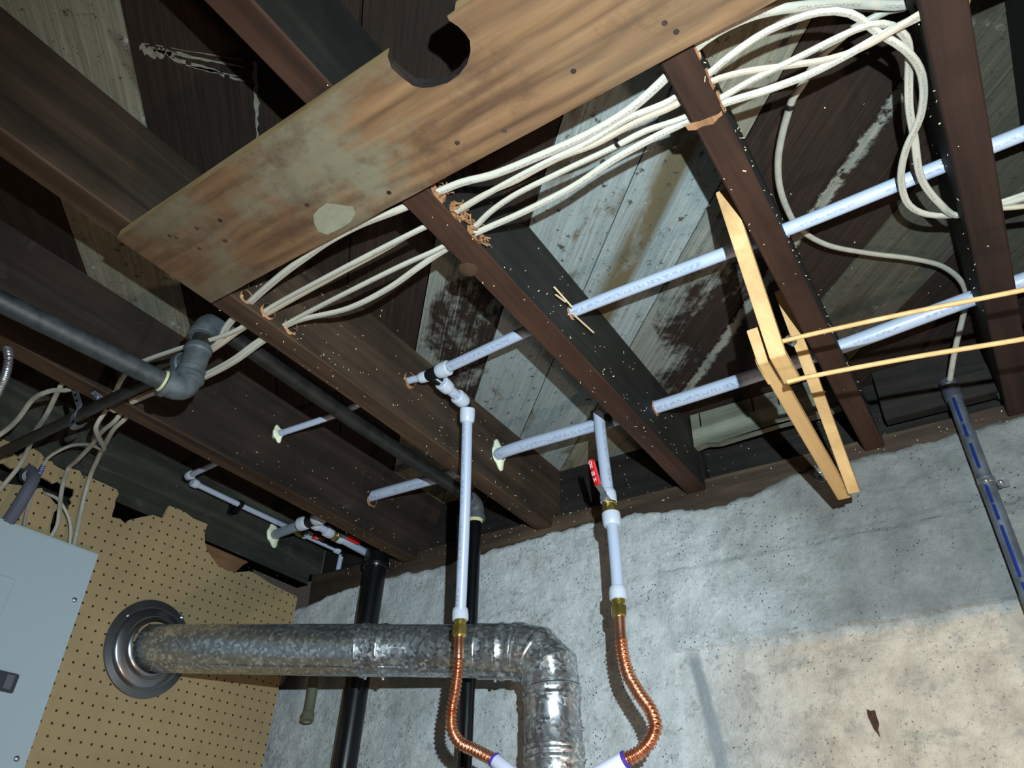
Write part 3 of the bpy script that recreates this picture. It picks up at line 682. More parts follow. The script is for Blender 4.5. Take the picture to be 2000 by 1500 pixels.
# grey conduit body and dark connector above the panel
ct = thing('grey_conduit_elbow', PX(30, 1000, -2.11), 'grey plastic conduit elbow rising from the panel into the torn hole', 'conduit')
T('bend', [PX(12, 1025, -2.10), PX(38, 985, -2.10), PX(58, 950, -2.10), PX(66, 932, -2.115), PX(58, 920, -2.15), PX(46, 918, -2.2)], .0165, M['conduit'], ct, seg=20)
bm = bmesh.new(); lathe(bm, PX(50, 930, -2.19), PX(56, 930, -2.13), [(0, .02), (.6, .02), (.62, .016), (1, .016)], 20); finish('bushing', bm, M['blackplastic'], ct)
# ================================================================ FLUE DUCT
dt = thing('flue_duct', PX(700, 1268, -1.6), 'galvanised round duct running from the wall collar to an elbow and down', 'duct')
R = .0676
cs = PX(296, 1266, XP+.002); e0 = PY(1012, 1272, 1.655); vtop = PY(1078, 1345, 1.665); vbot = PY(1085, 1540, 1.665)
e1 = PY(1046, 1278, 1.662); e2 = PY(1072, 1304, 1.665)
cs = PX(300, 1266, XP+.015); axis = (e0-cs); st = cs - axis.normalized()*.012
def ductpiece(name, p0, p1, beads=(), r=R, seg=56, crimp=None, lab=None):
    L = (p1-p0).length; prof = [(0, r*1.0)]; 
    for b in sorted(beads):
        t = b; e = .005/L
        prof += [(t-e*1.6, r), (t-e*.7, r+.0028), (t, r+.0036), (t+e*.7, r+.0028), (t+e*1.6, r)]
    prof.append((1, r)); bm = bmesh.new(); lathe(bm, p0, p1, prof, seg, cap=False); lathe(bm, p0, p1, [(0, r-.003), (1, r-.003)], seg, cap=False)
    o = finish(name, bm, M['galv'], dt); return o
pm = st.lerp(e0, .565)     # joint near px 715-760
j1 = st+(e0-st)*.585; j2 = st+(e0-st)*.645
def at_px(px):             # point on duct axis whose image x is px
    lo, hi = 0., 1.
    for _ in range(40):
        m = (lo+hi)/2; p = st.lerp(e0, m); q = RW.transposed() @ p; x = 1000+F*q.x/-q.z
        if x < px: lo = m
        else: hi = m
    return st.lerp(e0, lo)
a1 = at_px(712); a2 = at_px(757); a3 = at_px(938); a4 = at_px(984)
ductpiece('pipe_section', st, a2, [((a1-st).length/(a2-st).length)], R)
ductpiece('pipe_section', a1, a4, [(at_px(752)-a1).length/(a4-a1).length, (a3-a1).length/(a4-a1).length], R-.0016)
ductpiece('pipe_section', a3, e0, [(at_px(981)-a3).length/(e0-a3).length, .93], R+.001)
# seam along the pipe
for q0, q1 in ((st, a1), (a2, a3)):
    bm = bmesh.new(); off = (RW @ Vector((0, -.35, 1))).normalized(); off = (off-axis.normalized()*off.dot(axis.normalized())).normalized()*(R+.0005)
    bar(bm, q0+off, q1+off, .005, .003); finish('lock_seam', bm, M['galv'], dt, smooth=False)
# gored elbow: polygonal sweep, mitred
ep = [e0-axis.normalized()*.01, e0, e1, e2, vtop, vtop+(vbot-vtop)*.12]
bm = bmesh.new(); tang = []; seg = 56; rings = []
for i in range(len(ep)):
    a = (ep[i]-ep[max(0, i-1)]).normalized() if i else (ep[1]-ep[0]).normalized(); b = (ep[min(len(ep)-1, i+1)]-ep[i]).normalized() if i < len(ep)-1 else a
    tang.append((a, b))
A, B = frame_for(tang[0][1]); d = tang[0][1]
def mring(c, dirv, nrm, A, B, r):
    vs = []
    for k in range(seg):
        o = A*math.cos(2*math.pi*k/seg)*r+B*math.sin(2*math.pi*k/seg)*r; t = -o.dot(nrm)/dirv.dot(nrm); vs.append(c+o+dirv*t)
    return vs
prev = None
for i in range(len(ep)-1):
    d2 = (ep[i+1]-ep[i]).normalized(); q = d.rotation_difference(d2); A = q @ A; B = q @ B; d = d2
    n0 = (tang[i][0]+tang[i][1]).normalized(); n1 = (tang[i+1][0]+tang[i+1][1]).normalized()
    rr = R+.001*(i % 2); r0 = mring(ep[i], d2, n0, A, B, rr); r1 = mring(ep[i+1], d2, n1, A, B, rr)
    stages = []
    for t, dr in ((0, 0), (.004, .0035), (.010, .0035), (.014, 0), (1, 0)):
        L = (ep[i+1]-ep[i]).length; tt = t/L*0.9 if t < 1 else 1
        stages.append([bm.verts.new(a_.lerp(b_, tt)+(a_-ep[i]).normalized()*dr) for a_, b_ in zip(r0, r1)])
    for s0, s1 in zip(stages, stages[1:]):
        for k in range(seg): bm.faces.new((s0[k], s0[(k+1) % seg], s1[(k+1) % seg], s1[k]))
finish('elbow', bm, M['galv'], dt)
def vt(py):
    lo, hi = 0., 1.
    for _ in range(40):
        m = (lo+hi)/2; p = vtop.lerp(vbot, m); q = RW.transposed() @ p; y = 750-F*q.y/-q.z
        if y < py: lo = m
        else: hi = m
    return lo
tv = [vt(y) for y in (1352, 1368)]; vb2 = vtop.lerp(vbot, vt(1425))
ductpiece('pipe_section', vtop, vb2, [vt(1352)/vt(1425), vt(1366)/vt(1425)], R-.0005)
vb3 = vtop+(vbot-vtop)*1.6
ductpiece('pipe_section', vtop.lerp(vbot, vt(1410)), vb3, [(vt(1462)-vt(1410))/(1.6-vt(1410)), (vt(1472)-vt(1410))/(1.6-vt(1410)), (vt(1488)-vt(1410))/(1.6-vt(1410))], R+.001)
for px, py in ((968, 1243), (968, 1319), (716, 1316), (750, 1318), (1141, 1417)):
    base = at_px(px) if px < 1000 else vtop.lerp(vbot, vt(py)); q = RW.transposed() @ base
    dy = (py-(750-F*q.y/-q.z))*(-q.z)/F; dx = (px-(1000+F*q.x/-q.z))*(-q.z)/F
    offc = Vector((dx, -dy, 0)); m = min(.97, offc.length/R); offc = offc.normalized()*R*m; offc.z = R*math.sqrt(max(0, 1-m*m)); p = base+RW @ offc; nn = (RW @ offc).normalized()
    bm = bmesh.new(); lathe(bm, p, p+nn*.007, [(0, .006), (.3, .006), (.35, .0042), (1, .004)], 8); finish('screw', bm, M['steel'], dt)
# wall collar (flange)
fc = PX(290, 1266, XP); nx = Vector((1, 0, 0)); bm = bmesh.new()
fr = [(0, .137), (.0025, .139), (.005, .137), (.007, .118), (.015, .113), (.018, .108), (.022, .090), (.030, .086), (.034, .082), (.036, .075), (.030, .073)]
rings = [[bm.verts.new(fc+nx*h+Vector((0, math.cos(2*math.pi*k/64)*r, math.sin(2*math.pi*k/64)*r))) for k in range(64)] for h, r in fr]
for a, b in zip(rings, rings[1:]):
    for k in range(64): bm.faces.new((a[k], a[(k+1) % 64], b[(k+1) % 64], b[k]))
wc = finish('wall_collar', bm, M['spun'], dt)
for p in ((250, 1203), (355, 1206), (266, 1343)):
    q = PX(*p, XP+.004); q.x = XP+.004; bm = bmesh.new(); lathe(bm, q, q+nx*.006, [(0, .006), (.5, .006), (1, .002)], 12); finish('screw', bm, M['steel'], wc)

# ================================================================ BLACK PIPES
# iron gas line
zu = 1.058; xi = PZ(560, 735, zu).x
it = thing('iron_gas_pipe', (xi, 1.0, zu), 'black iron pipe below the joists that steps down through elbows and a tee', 'pipe')
ye = PZ(900, 958, zu).y; topc = PZ(397, 622, zu); xv = topc.x
T('upper_run', [PZ(432, 643, zu), PZ(700, 829, zu), PZ(912, 968, zu)], .0195, M['iron_dark'], it, seg=20, smooth_path=False)
yv = topc.y+.012; zlow = None
# vertical drop: keep x, y of top elbow; bottom at px (335,768)
best = None
for k in range(60):
    z = .75+k*.005; q = RW.transposed() @ Vector((xv-.005, yv, z)); py = 750-F*q.y/-q.z
    if best is None or abs(py-765) < best[0]: best = (abs(py-765), z)
zlow = best[1]; vt0 = Vector((xv, yv, zu)); vb0 = Vector((xv, yv, zlow))
def elbow(parent, p_in, corner, p_out, r, mat, name='elbow', lip=1.18):
    bm = bmesh.new(); d1 = (corner-p_in).normalized(); d2 = (p_out-corner).normalized()
    sweep(bm, catmull([p_in, corner-d1*r*.9, corner+(d2-d1)*r*.28, corner+d2*r*.9, p_out], .004), r, 24)
    lathe(bm, p_in-d1*r*.1, p_in+d1*r*.35, [(0, r*lip*.96), (.1, r*lip), (.9, r*lip), (1, r*1.0)], 24); lathe(bm, p_out-d2*r*.35, p_out+d2*r*.1, [(0, r), (.1, r*lip), (.9, r*lip), (1, r*lip*.96)], 24)
    return finish(name, bm, mat, parent)
dirU = (PZ(700, 829, zu)-PZ(432, 643, zu)).normalized()
up_ = Vector((0, 0, 1))
elbow(it, vt0-up_*.042, vt0, vt0+dirU*.05, .0265, M['fitting'])
T('nipple', [vt0-up_*.03, vb0+up_*.115], .019, M['iron_dark'], it, seg=20, smooth_path=False)
L0 = PZ(0, 588, zlow); dirL = (L0-vb0).normalized()
tee_b = vb0+up_*.055
bm = bmesh.new(); lathe(bm, tee_b+up_*.062, tee_b-up_*.012, [(0, .026), (.06, .029), (.2, .029), (.24, .0265), (.8, .0265), (.84, .029), (1, .028)], 24)
tc = tee_b+up_*.028; lathe(bm, tc, tc+Vector((-.05, 0, 0)), [(0, .022), (.6, .023), (.65, .027), (.95, .027), (1, .025)], 24); finish('tee', bm, M['fitting'], it)
bm = bmesh.new(); lathe(bm, tee_b-up_*.010, tee_b-up_*.022, [(0, .021), (.5, .0225), (1, .021)], 24); tag(finish('pipe_dope', bm, M['dope'], it), 'ivory sealing compound on the thread')
elbow(it, vb0+up_*.038, vb0, vb0+dirL*.045, .0265, M['fitting'])
bm = bmesh.new(); lathe(bm, vb0+dirL*.044, vb0+dirL*.052, [(0, .022), (.5, .024), (1, .021)], 24); tag(finish('pipe_dope', bm, M['dope'], it), 'ivory sealing compound on the thread')
T('lower_run', [vb0+dirL*.03, L0, L0+dirL*.5], .0195, M['iron'], it, seg=20, smooth_path=False)
T('side_run', [tc+Vector((-.04, 0, 0)), PY(0, 885, tc.y), PY(-30, 900, tc.y)], .0135, M['iron_dark'], it, seg=18, smooth_path=False)
# far end: elbow down
fe = PZ(930, 985, zu); fe = Vector((fe.x, fe.y, zu)); fe2 = fe-up_*.05
elbow(it, fe-dirU*.05, fe, fe2, .0265, M['fitting'])
q = PY(907, 1500, fe.y)
bm = bmesh.new(); lathe(bm, fe2+up_*.004, fe2-up_*.012, [(0, .026), (.4, .024), (1, .021)], 24); tag(finish('pipe_dope', bm, M['dope'], it), 'ivory sealing compound on the thread')
T('drop', [fe2+up_*.01, Vector((q.x, q.y, q.z)), Vector((q.x, q.y, q.z-.8))], .0195, M['abs'], it, seg=20, smooth_path=False)
# perforated strap hanging the side run
sp_ = thing('pipe_strap', PY(150, 790, tc.y-.02), 'perforated metal hanger strap looped round the thin black pipe', 'strap')
bm = bmesh.new(); path = [PY(x, y, tc.y+d) for x, y, d in ((139, 744, -.03), (146, 762, -.03), (152, 782, -.03), (155, 797, -.025), (146, 806, -.02), (141, 820, -.018), (143, 833, -.02), (152, 835, .0), (165, 830, .02))]
uvx = Vector((.8, 0, -.3)); pr = catmull(path, .006); Lr = []
for p in pr:
    Lr.append([bm.verts.new(p+Vector((s*.0075, t*.001, s*.004))) for s, t in ((-1, -1), (1, -1), (1, 1), (-1, 1))])
for a, b in zip(Lr, Lr[1:]):
    for k in range(4): bm.faces.new((a[k], a[(k+1) % 4], b[(k+1) % 4], b[k]))
bm.faces.new(Lr[0]); bm.faces.new(Lr[-1]); finish('band', bm, M['strap'], sp_, smooth=False)
toc = lambda p: (-Vector(p)).normalized()
for x, y in ((144, 758), (147, 771), (150, 782), (143, 823)):
    p = PY(x, y, tc.y-.034); bm = bmesh.new(); lathe(bm, p+toc(p)*.001, p+toc(p)*.004, [(0, .0028), (1, .0028)], 12); finish('strap_hole', bm, M['shade_black'], sp_)
p = PY(141, 746, tc.y-.033); bm = bmesh.new(); lathe(bm, p, p+toc(p)*.008, [(0, .006), (.4, .006), (1, .002)], 8); finish('screw', bm, M['steel'], sp_)
cp = thing('pipe_clip', PZ(185, 770, .99), 'small zinc clip screwed under the joist beside the hanger strap', 'clip')
bm = bmesh.new(); bar(bm, PZ(180, 766, .994), PZ(197, 778, .99), .018, .004); finish('plate', bm, M['strap'], cp, smooth=False)
for x, y in ((182, 767), (191, 776)):
    p = PZ(x, y, .99); bm = bmesh.new(); lathe(bm, p, p-up_*.006, [(0, .0045), (.5, .0045), (1, .0015)], 8); finish('screw', bm, M['steel'], cp)
# ABS drain
at_ = thing('drain_pipe', PY(700, 1300, 1.835), 'thick glossy black plastic drain pipe running down the concrete behind the duct', 'pipe')
p0 = PY(733, 1112, 1.835); p1 = PY(672, 1500, 1.835); dd = (p1-p0).normalized()
T('pipe', [p0, p1+dd*.9], .038, M['abs'], at_, seg=32, smooth_path=False)
bm = bmesh.new(); lathe(bm, p0-dd*.0, p0-dd*.075+Vector((0, 0, 0)), [(0, .044), (.05, .0465), (.25, .0465), (.3, .0435), (1, .040)], 32); finish('coupling', bm, M['abs'], at_)
bm = bmesh.new(); pc_ = p0-dd*.07
sweep(bm, catmull([pc_, pc_-dd*.03, pc_-dd*.045+Vector((.03, 0, 0)), pc_-dd*.05+Vector((.07, .0, 0))], .01), .039, 28); finish('bend', bm, M['abs'], at_)
# hose stub under the duct
ht = thing('hose_stub', PY(603, 1400, 1.84), 'olive grey rubber hose end hanging below the duct beside the drain pipe', 'hose')
T('hose', [PY(612, 1300, 1.85), PY(611, 1340, 1.845), PY(606, 1375, 1.84), PY(601, 1400, 1.83)], .0165, M['olive'], ht, seg=20)
bm = bmesh.new(); a = PY(602, 1392, 1.83); b = PY(600, 1408, 1.825); lathe(bm, a, b, [(0, .0185), (.2, .021), (.9, .021), (1, .015), (.8, .012)], 20, cap=False); lathe(bm, a, a.lerp(b, .8), [(0, .012), (1, .012)], 16, 0); finish('end_fitting', bm, M['olive'], ht)
# right conduit
rt = thing('wall_conduit', PY(1930, 950, 1.85), 'dark grey conduit with blue lettering strapped to the wall at far right', 'conduit')
a = PY(1858, 762, 1.845); b = PY(2000, 1138, 1.845); dv = (b-a).normalized()
T('conduit', [a, b, b+dv*.9], .0165, M['conduit_black'], rt, seg=24, smooth_path=False, face=-(a+Vector((.25, 0, 0))))
bm = bmesh.new(); lathe(bm, a-dv*.03, a+dv*.03, [(0, .0165), (.08, .021), (.3, .021), (.36, .0185), (.6, .0225), (.95, .0205), (1, .017)], 24); finish('bushing', bm, simple('dark_grey_bushing', (58, 60, 68), .45), rt)
s_ = PY(1927, 940, 1.845)
bm = bmesh.new(); lathe(bm, s_-dv*.008, s_+dv*.008, [(0, .0172), (.1, .0186), (.9, .0186), (1, .0172)], 24); bar(bm, s_+Vector((.016, .03, 0)), s_+Vector((.042, .032, 0)), .016, .004, up=Vector((0, 1, 0)))
stp = finish('strap', bm, M['steel'], rt)
for px in ((1925, 938), (1954, 941)):
    p = PY(*px, 1.82); bm = bmesh.new(); lathe(bm, p+Vector((0, .012, 0)), p-Vector((0, .004, 0)), [(0, .0075), (.5, .0075), (.9, .004), (1, .001)], 12); finish('screw', bm, M['steel'], stp)
# armoured cable far left
T('armoured_cable', [PZ(-20, 800, .93), PZ(0, 755, .94), PZ(12, 728, .95), PZ(17, 700, .97), PZ(12, 670, 1.02)], .0085, M['steel'], seg=14, step=.0009, rad=lambda i, s: .0085+.0011*math.sin(s*2*math.pi/.0055))
tag(bpy.data.objects['armoured_cable'], 'ribbed metal clad cable curving down at the far left edge', 'cable')
# eye hook on sill
bm = bmesh.new(); q = PY(1606, 932, 1.89)
sweep(bm, [q+Vector((math.cos(a_)*.013, -.004, math.sin(a_)*.013)) for a_ in [i*2*math.pi/20 for i in range(20)]], .003, 8); bar(bm, q+Vector((0, 0, 0)), q+Vector((.008, .03, .014)), .004, .004)
tag(finish('screw_eye', bm, M['steel']), 'rusty screw eye in the sill just left of the rack bottom', 'screw eye')

# ================================================================ PEX WATER LINES
def drop_flange(px, x, r, rot, lab):
    """ivory two-ear escutcheon on the +x face at x"""
    p = PX(*px, x); p.x = x+.001; bm = bmesh.new(); n = 40; out = []
    for k in range(n):
        a = 2*math.pi*k/n; rr = r*1.7+r*1.0*max(0, math.cos(2*(a-rot)))**3+.06*r*math.sin(5*a); out.append((math.cos(a)*rr, math.sin(a)*rr))
    inn = [(math.cos(2*math.pi*k/n)*r*1.02, math.sin(2*math.pi*k/n)*r*1.02) for k in range(n)]
    vs = []
    for h, pts_ in ((0, out), (.004, out), (.008, [(a*.8, b*.8) for a, b in out]), (.014, [(a*1.15, b*1.15) for a, b in inn]), (.014, inn), (0, inn)): vs.append([bm.verts.new(p+Vector((h, a, b))) for a, b in pts_])
    for a, b in zip(vs, vs[1:]+vs[:1]):
        for k in range(n): bm.faces.new((a[k], a[(k+1) % n], b[(k+1) % n], b[k]))
    o = finish('pipe_flange', bm, M['flange']); return tag(o, lab, 'flange', 'ivory pipe flanges')
rA, rB, rC = .0134, .0172, .0095
# --- line A (3/4") : right edge -> tee at joist b, then 1/2" on
A0 = Vector((.95, 1.133, 1.118)); Aj = lambda x: Vector((x, yA(x), zA(x)))
ta = thing('pex_line', Aj(-.4), 'upper milky white water pipe crossing through the joists to a black tee', 'water pipe')
tee = PZ(842, 733, 1.112); cA = PZ(866, 722, 1.112)
T('pipe', [A0, Vector((.165, 1.133, 1.107)), Aj(-.16), Aj(-.64), cA+Vector((-.01, 0, 0))], rA, M['pex'], ta, seg=20, face=(.3, -1, -1.3), step=.03)
dA = Vector((-1, 0, 0)); 
collar(ta, cA+Vector((.018, 0, 0)), cA+Vector((-.018, 0, 0)), .0195)
smallA = PX(808, 742, -1.108); small2 = PZ(828, 737, 1.115)
bm = bmesh.new(); lathe(bm, cA, small2+Vector((.005, 0, 0)), [(0, .015), (.3, .0165), (.7, .0165), (1, .012)], 20)
sd = PZ(862, 748, 1.098); lathe(bm, tee, sd, [(0, .013), (1, .013)], 16); finish('tee', bm, M['blackplastic'], ta)
collar(ta, small2+Vector((.012, 0, 0)), small2+Vector((-.012, -.002, 0)), .0145)
hb = Vector((-1.13, yA(-1.13), zA(-1.13))); fA = PX(544, 848, -1.607)
ha = Vector((-1.67, fA.y+.003, fA.z)); HA = ha
T('reduced_pipe', [small2, hb, PZ(660, 808, 1.135), fA, ha], rC, M['pex_plain'], ta, seg=16, step=.03)
ez = PX(362, 932, -2.125); ez.x = -2.125
T('reduced_pipe', [ha, PX(425, 903, -1.93), ez+Vector((.02, 0, 0))], rC, M['pex_plain'], ta, seg=16, step=.03)
collar(ta, ez+Vector((.034, 0, 0)), ez+Vector((.010, 0, 0)), .0145)
bm = bmesh.new(); sweep(bm, catmull([ez+Vector((.012, 0, 0)), ez, ez+Vector((0, .014, -.002))], .004), .0105, 16); finish('elbow', bm, M['blackplastic'], ta)
v1 = PX(622, 1050, -2.12); k1 = PX(380, 944, -2.12)
collar(ta, k1-Vector((0, .010, 0)), k1+Vector((0, .014, 0)), .0145)
T('reduced_pipe', [k1, PX(470, 987, -2.12), PX(588, 1042, -2.12)], rC, M['pex_plain'], ta, seg=16, step=.03)
# clamp
cl = PX(469, 985, -2.12); bm = bmesh.new(); lathe(bm, cl-Vector((0, .009, 0)), cl+Vector((0, .009, 0)), [(0, .012), (.1, .0135), (.9, .0135), (1, .012)], 20); box(bm, (-2.15, cl.y-.008, cl.z-.028), (-2.125, cl.y+.008, cl.z-.008)); box(bm, (-2.17, cl.y-.008, cl.z-.028), (-2.14, cl.y+.008, cl.z+.012))
tag(finish('pipe_clamp', bm, M['blackplastic']), 'black plastic clamp holding the thin water pipe on the left joist', 'clamp')
# valve 1 on thin line
def handle(parent, p, d, n, L, wd, letters=None):
    """lever: bare steel root then red grip. p pivot, d along, n out of face"""
    d = d.normalized(); n = (n-d*n.dot(d)).normalized(); s = d.cross(n)
    bm = bmesh.new(); bar(bm, p-d*wd*.4, p+d*L*.12, wd*.9, .003, up=n); bar(bm, p+d*L*.10, p+d*L*.34+n*L*.12, wd*.8, .003, up=n); h = finish('valve_handle', bm, M['steel'], parent, smooth=False)
    bm = bmesh.new(); g0 = p+d*L*.30+n*L*.11; g1 = p+d*L+n*L*.14; m = 26; outl = []
    for k in range(m):
        t = k/(m-1); outl.append(t)
    pth = [g0.lerp(g1, t) for t in outl]; rg = []
    for t, q_ in zip(outl, pth):
        wv_ = wd*.55*(1 if t < .85 else math.sqrt(max(.02, 1-((t-.85)/.15)**2))); 
        rg.append([bm.verts.new(q_+s*wv_*math.cos(a_)+n*.0045*math.sin(a_)) for a_ in [j*math.pi/6 for j in range(12)]])
    for a_, b_ in zip(rg, rg[1:]):
        for k in range(12): bm.faces.new((a_[k], a_[(k+1) % 12], b_[(k+1) % 12], b_[k]))
    bm.faces.new(rg[0]); bm.faces.new(rg[-1]); g = finish('grip', bm, M['red'], h); tag(g, 'red vinyl grip')
    if letters:
        bm = bmesh.new(); Lg = (g1-g0); dl = Lg.normalized()
        # white raised marks of the worn legend: a loop, three blocks, a bar
        for t, w_, k in letters:
            c = g0+Lg*t+n*.0048
            if k == 'o':
                sweep(bm, [c+s*math.cos(a_)*w_*.5+dl*math.sin(a_)*w_*.5 for a_ in [i*2*math.pi/14 for i in range(14)]]+[c+s*w_*.5], .0007, 6)
                bar(bm, c+s*w_*.5, c-dl*w_*.5, .0012, .0006, up=n)
            elif k == 'E':
                bar(bm, c-s*w_*.5-dl*w_*.4, c+s*w_*.5-dl*w_*.4, .0016, .0006, up=n)
                for q_ in (-1, 0, 1): bar(bm, c+s*q_*w_*.45-dl*w_*.4, c+s*q_*w_*.45+dl*w_*.5, .0014, .0006, up=n)
            elif k == '|': bar(bm, c-dl*w_, c+dl*w_, .0012, .0006, up=n)
            elif k == '%':
                bar(bm, c-dl*w_*.5-s*w_*.4, c+dl*w_*.5-s*w_*.4, .0016, .0006, up=n); bar(bm, c-dl*w_*.5+s*w_*.4, c+dl*w_*.5+s*w_*.4, .0016, .0006, up=n); bar(bm, c-s*w_*.4, c+s*w_*.4, .0016, .0006, up=n)
        finish('lettering', bm, M['white_ink'], g, smooth=False)
    return h
va = PX(590, 1043, -2.12); vb = PX(603, 1049, -2.12)
vt1 = thing('ball_valve', va, 'small brass valve with red lever on the thin pipe below the ivory flange', 'valve')
bm = bmesh.new(); lathe(bm, PX(577, 1037, -2.12), PX(596, 1046, -2.12), [(0, .012), (.2, .015), (.5, .016), (.8, .015), (1, .012)], 8); finish('body', bm, M['brass'], vt1)
collar(vt1, PX(590, 1043, -2.12), PX(597, 1047, -2.12), .0145)
lt = [(.25, .008, 'E'), (.45, .008, 'E'), (.62, .008, 'E'), (.78, .008, '%')]
hp = PX(598, 1040, -2.095); handle(vt1, hp, PX(626, 1052, -2.095)-hp, Vector((1, 0, -.6)), .088, .020, lt)
ez2 = PY(667, 1078, 1.922)
T('outlet_pipe', [PX(596, 1046, -2.12), ez2], rC, M['pex_plain'], vt1, seg=16, step=.03)
collar(vt1, ez2+(PX(596, 1046, -2.12)-ez2).normalized()*.03, ez2+(PX(596, 1046, -2.12)-ez2).normalized()*.005, .0145); bm = bmesh.new(); sweep(bm, catmull([ez2-Vector((0, .01, 0)), ez2+Vector((0, .004, 0)), ez2+Vector((.0, .004, -.020))], .004), .0105, 16); finish('elbow', bm, M['blackplastic'], vt1)
T('outlet_pipe', [ez2+Vector((0, .002, -.012)), PY(661, 1110, 1.928), PY(658, 1136, 1.935)], rC, M['pex_plain'], vt1, seg=16, step=.03)
# --- line B (1")
Bj = lambda x, dz=0: Vector((x, yB(x), zB(x)+dz))
tb_ = thing('pex_line', Bj(-.5), 'lower milky white water pipe crossing through every joist to the left joist', 'water pipe')
tB = PX(607, 1018, -1.86)
Bl = PX(535, 1045, -2.168); Bl.x = -2.168
T('pipe', [Vector((.95, yB(.42), 1.13)), Vector((.165, yB(.165), 1.115)), Bj(-.16), Bj(-.64), PX(970, 889, -1.108), Vector((-1.13, yB(-1.13), 1.10)), PX(720, 971, -1.645), PX(720, 971, -1.645)+Vector((-.06, .004, 0)), tB+Vector((.02, 0, 0))], rB, M['pex'], tb_, seg=22, face=(.3, -1, -1.1), step=.03)
T('pipe', [tB-Vector((.01, 0, 0)), Bl], rB, M['pex_plain'], tb_, seg=22, step=.03)
collar(tb_, tB+Vector((.055, -.004, 0)), tB+Vector((.02, -.002, 0)), .0235); collar(tb_, tB-Vector((.05, 0, 0)), tB-Vector((.014, 0, 0)), .0235)
bm = bmesh.new(); lathe(bm, tB+Vector((.024, 0, 0)), tB-Vector((.018, 0, 0)), [(0, .017), (.15, .0205), (.85, .0205), (1, .017)], 24); sb = tB+Vector((.01, .03, -.004)); lathe(bm, tB, sb, [(0, .016), (1, .016)], 16); finish('tee', bm, M['blackplastic'], tb_)
# clip tee on line B where right drop leaves
tR = PZ(1185, 822, 1.10)
bm = bmesh.new(); lathe(bm, tR+Vector((-.02, 0, 0)), tR+Vector((.02, 0, 0)), [(0, .0185), (.1, .0195), (.9, .0195), (1, .0185)], 20)
k0 = PY(1163, 806, tR.y-.03); bar(bm, k0+Vector((-.018, .02, .0)), k0+Vector((.012, .02, 0)), .03, .028, bev=.002); finish('elbow', bm, M['blackplastic'], tb_)
# valve 2 branch
vt2 = thing('ball_valve', PX(650, 1045, -1.82), 'brass valve with dark red lever in shade between the tee and drain pipe', 'valve')
XB = tB.x+.01
q0 = PX(626, 1030, XB); q1 = PX(640, 1038, XB); q2 = PX(650, 1044, XB); q3 = PX(664, 1052, XB); q4 = PX(720, 1082, XB)
T('inlet_pipe', [PX(612, 1022, XB), q1], .0134, M['pex_plain'], vt2, seg=18, step=.03)
collar(vt2, PX(614, 1022, XB), PX(623, 1028, XB), .0195); collar(vt2, PX(636, 1036, XB), PX(648, 1043, XB), .0195)
bm = bmesh.new(); lathe(bm, PX(647, 1042, XB), PX(661, 1050, XB), [(0, .015), (.2, .018), (.35, .018), (.4, .021), (.7, .021), (.8, .016), (1, .016)], 8); finish('body', bm, M['brass'], vt2)
collar(vt2, PX(658, 1048, XB), PX(668, 1054, XB), .0185)
T('outlet_pipe', [q3, q4, q4+Vector((.0, .06, 0))], .0134, M['pex_plain'], vt2, seg=18, step=.03)
hp = PX(664, 1045, XB+.02); handle(vt2, hp, PX(705, 1066, XB+.02)-hp, Vector((1, 0, .1)), .085, .018)
# --- left drop (from line A tee)
ld = thing('pex_drop', PZ(905, 1000, .8), 'vertical milky white pipe on the left feeding the left copper connector', 'water pipe')
s1 = PZ(868, 752, 1.095); s2 = PZ(900, 780, 1.092)
T('stub', [s1, s2], rA*.98, M['pex'], ld, seg=20, step=.03, face=(.8, -.4, -1))
dS = (s2-s1).normalized(); collar(ld, s1-dS*.014, s1+dS*.02, .0190); collar(ld, s2-dS*.018, s2+dS*.018, .0195)
ke = PZ(911, 790, 1.088); yl = ke.y
bm = bmesh.new(); sweep(bm, catmull([s2+dS*.01, ke, ke-up_*.03], .004), .0125, 18); finish('elbow', bm, M['blackplastic'], ld)
yb_ = yl+.14; t1 = PY(913, 802, yl); b1 = PY(899, 1205, yb_)
ddn = (b1-t1).normalized(); T('pipe', [t1, t1.lerp(b1, .5)+Vector((.003, 0, 0)), b1], rA, M['pex'], ld, seg=20, step=.03, face=(0, -1, 0))
collar(ld, t1-ddn*.006, t1+ddn*.032, .0195)
cb = PY(899, 1188, yb_); collar(ld, PY(899, 1212, yb_), cb, .0195)
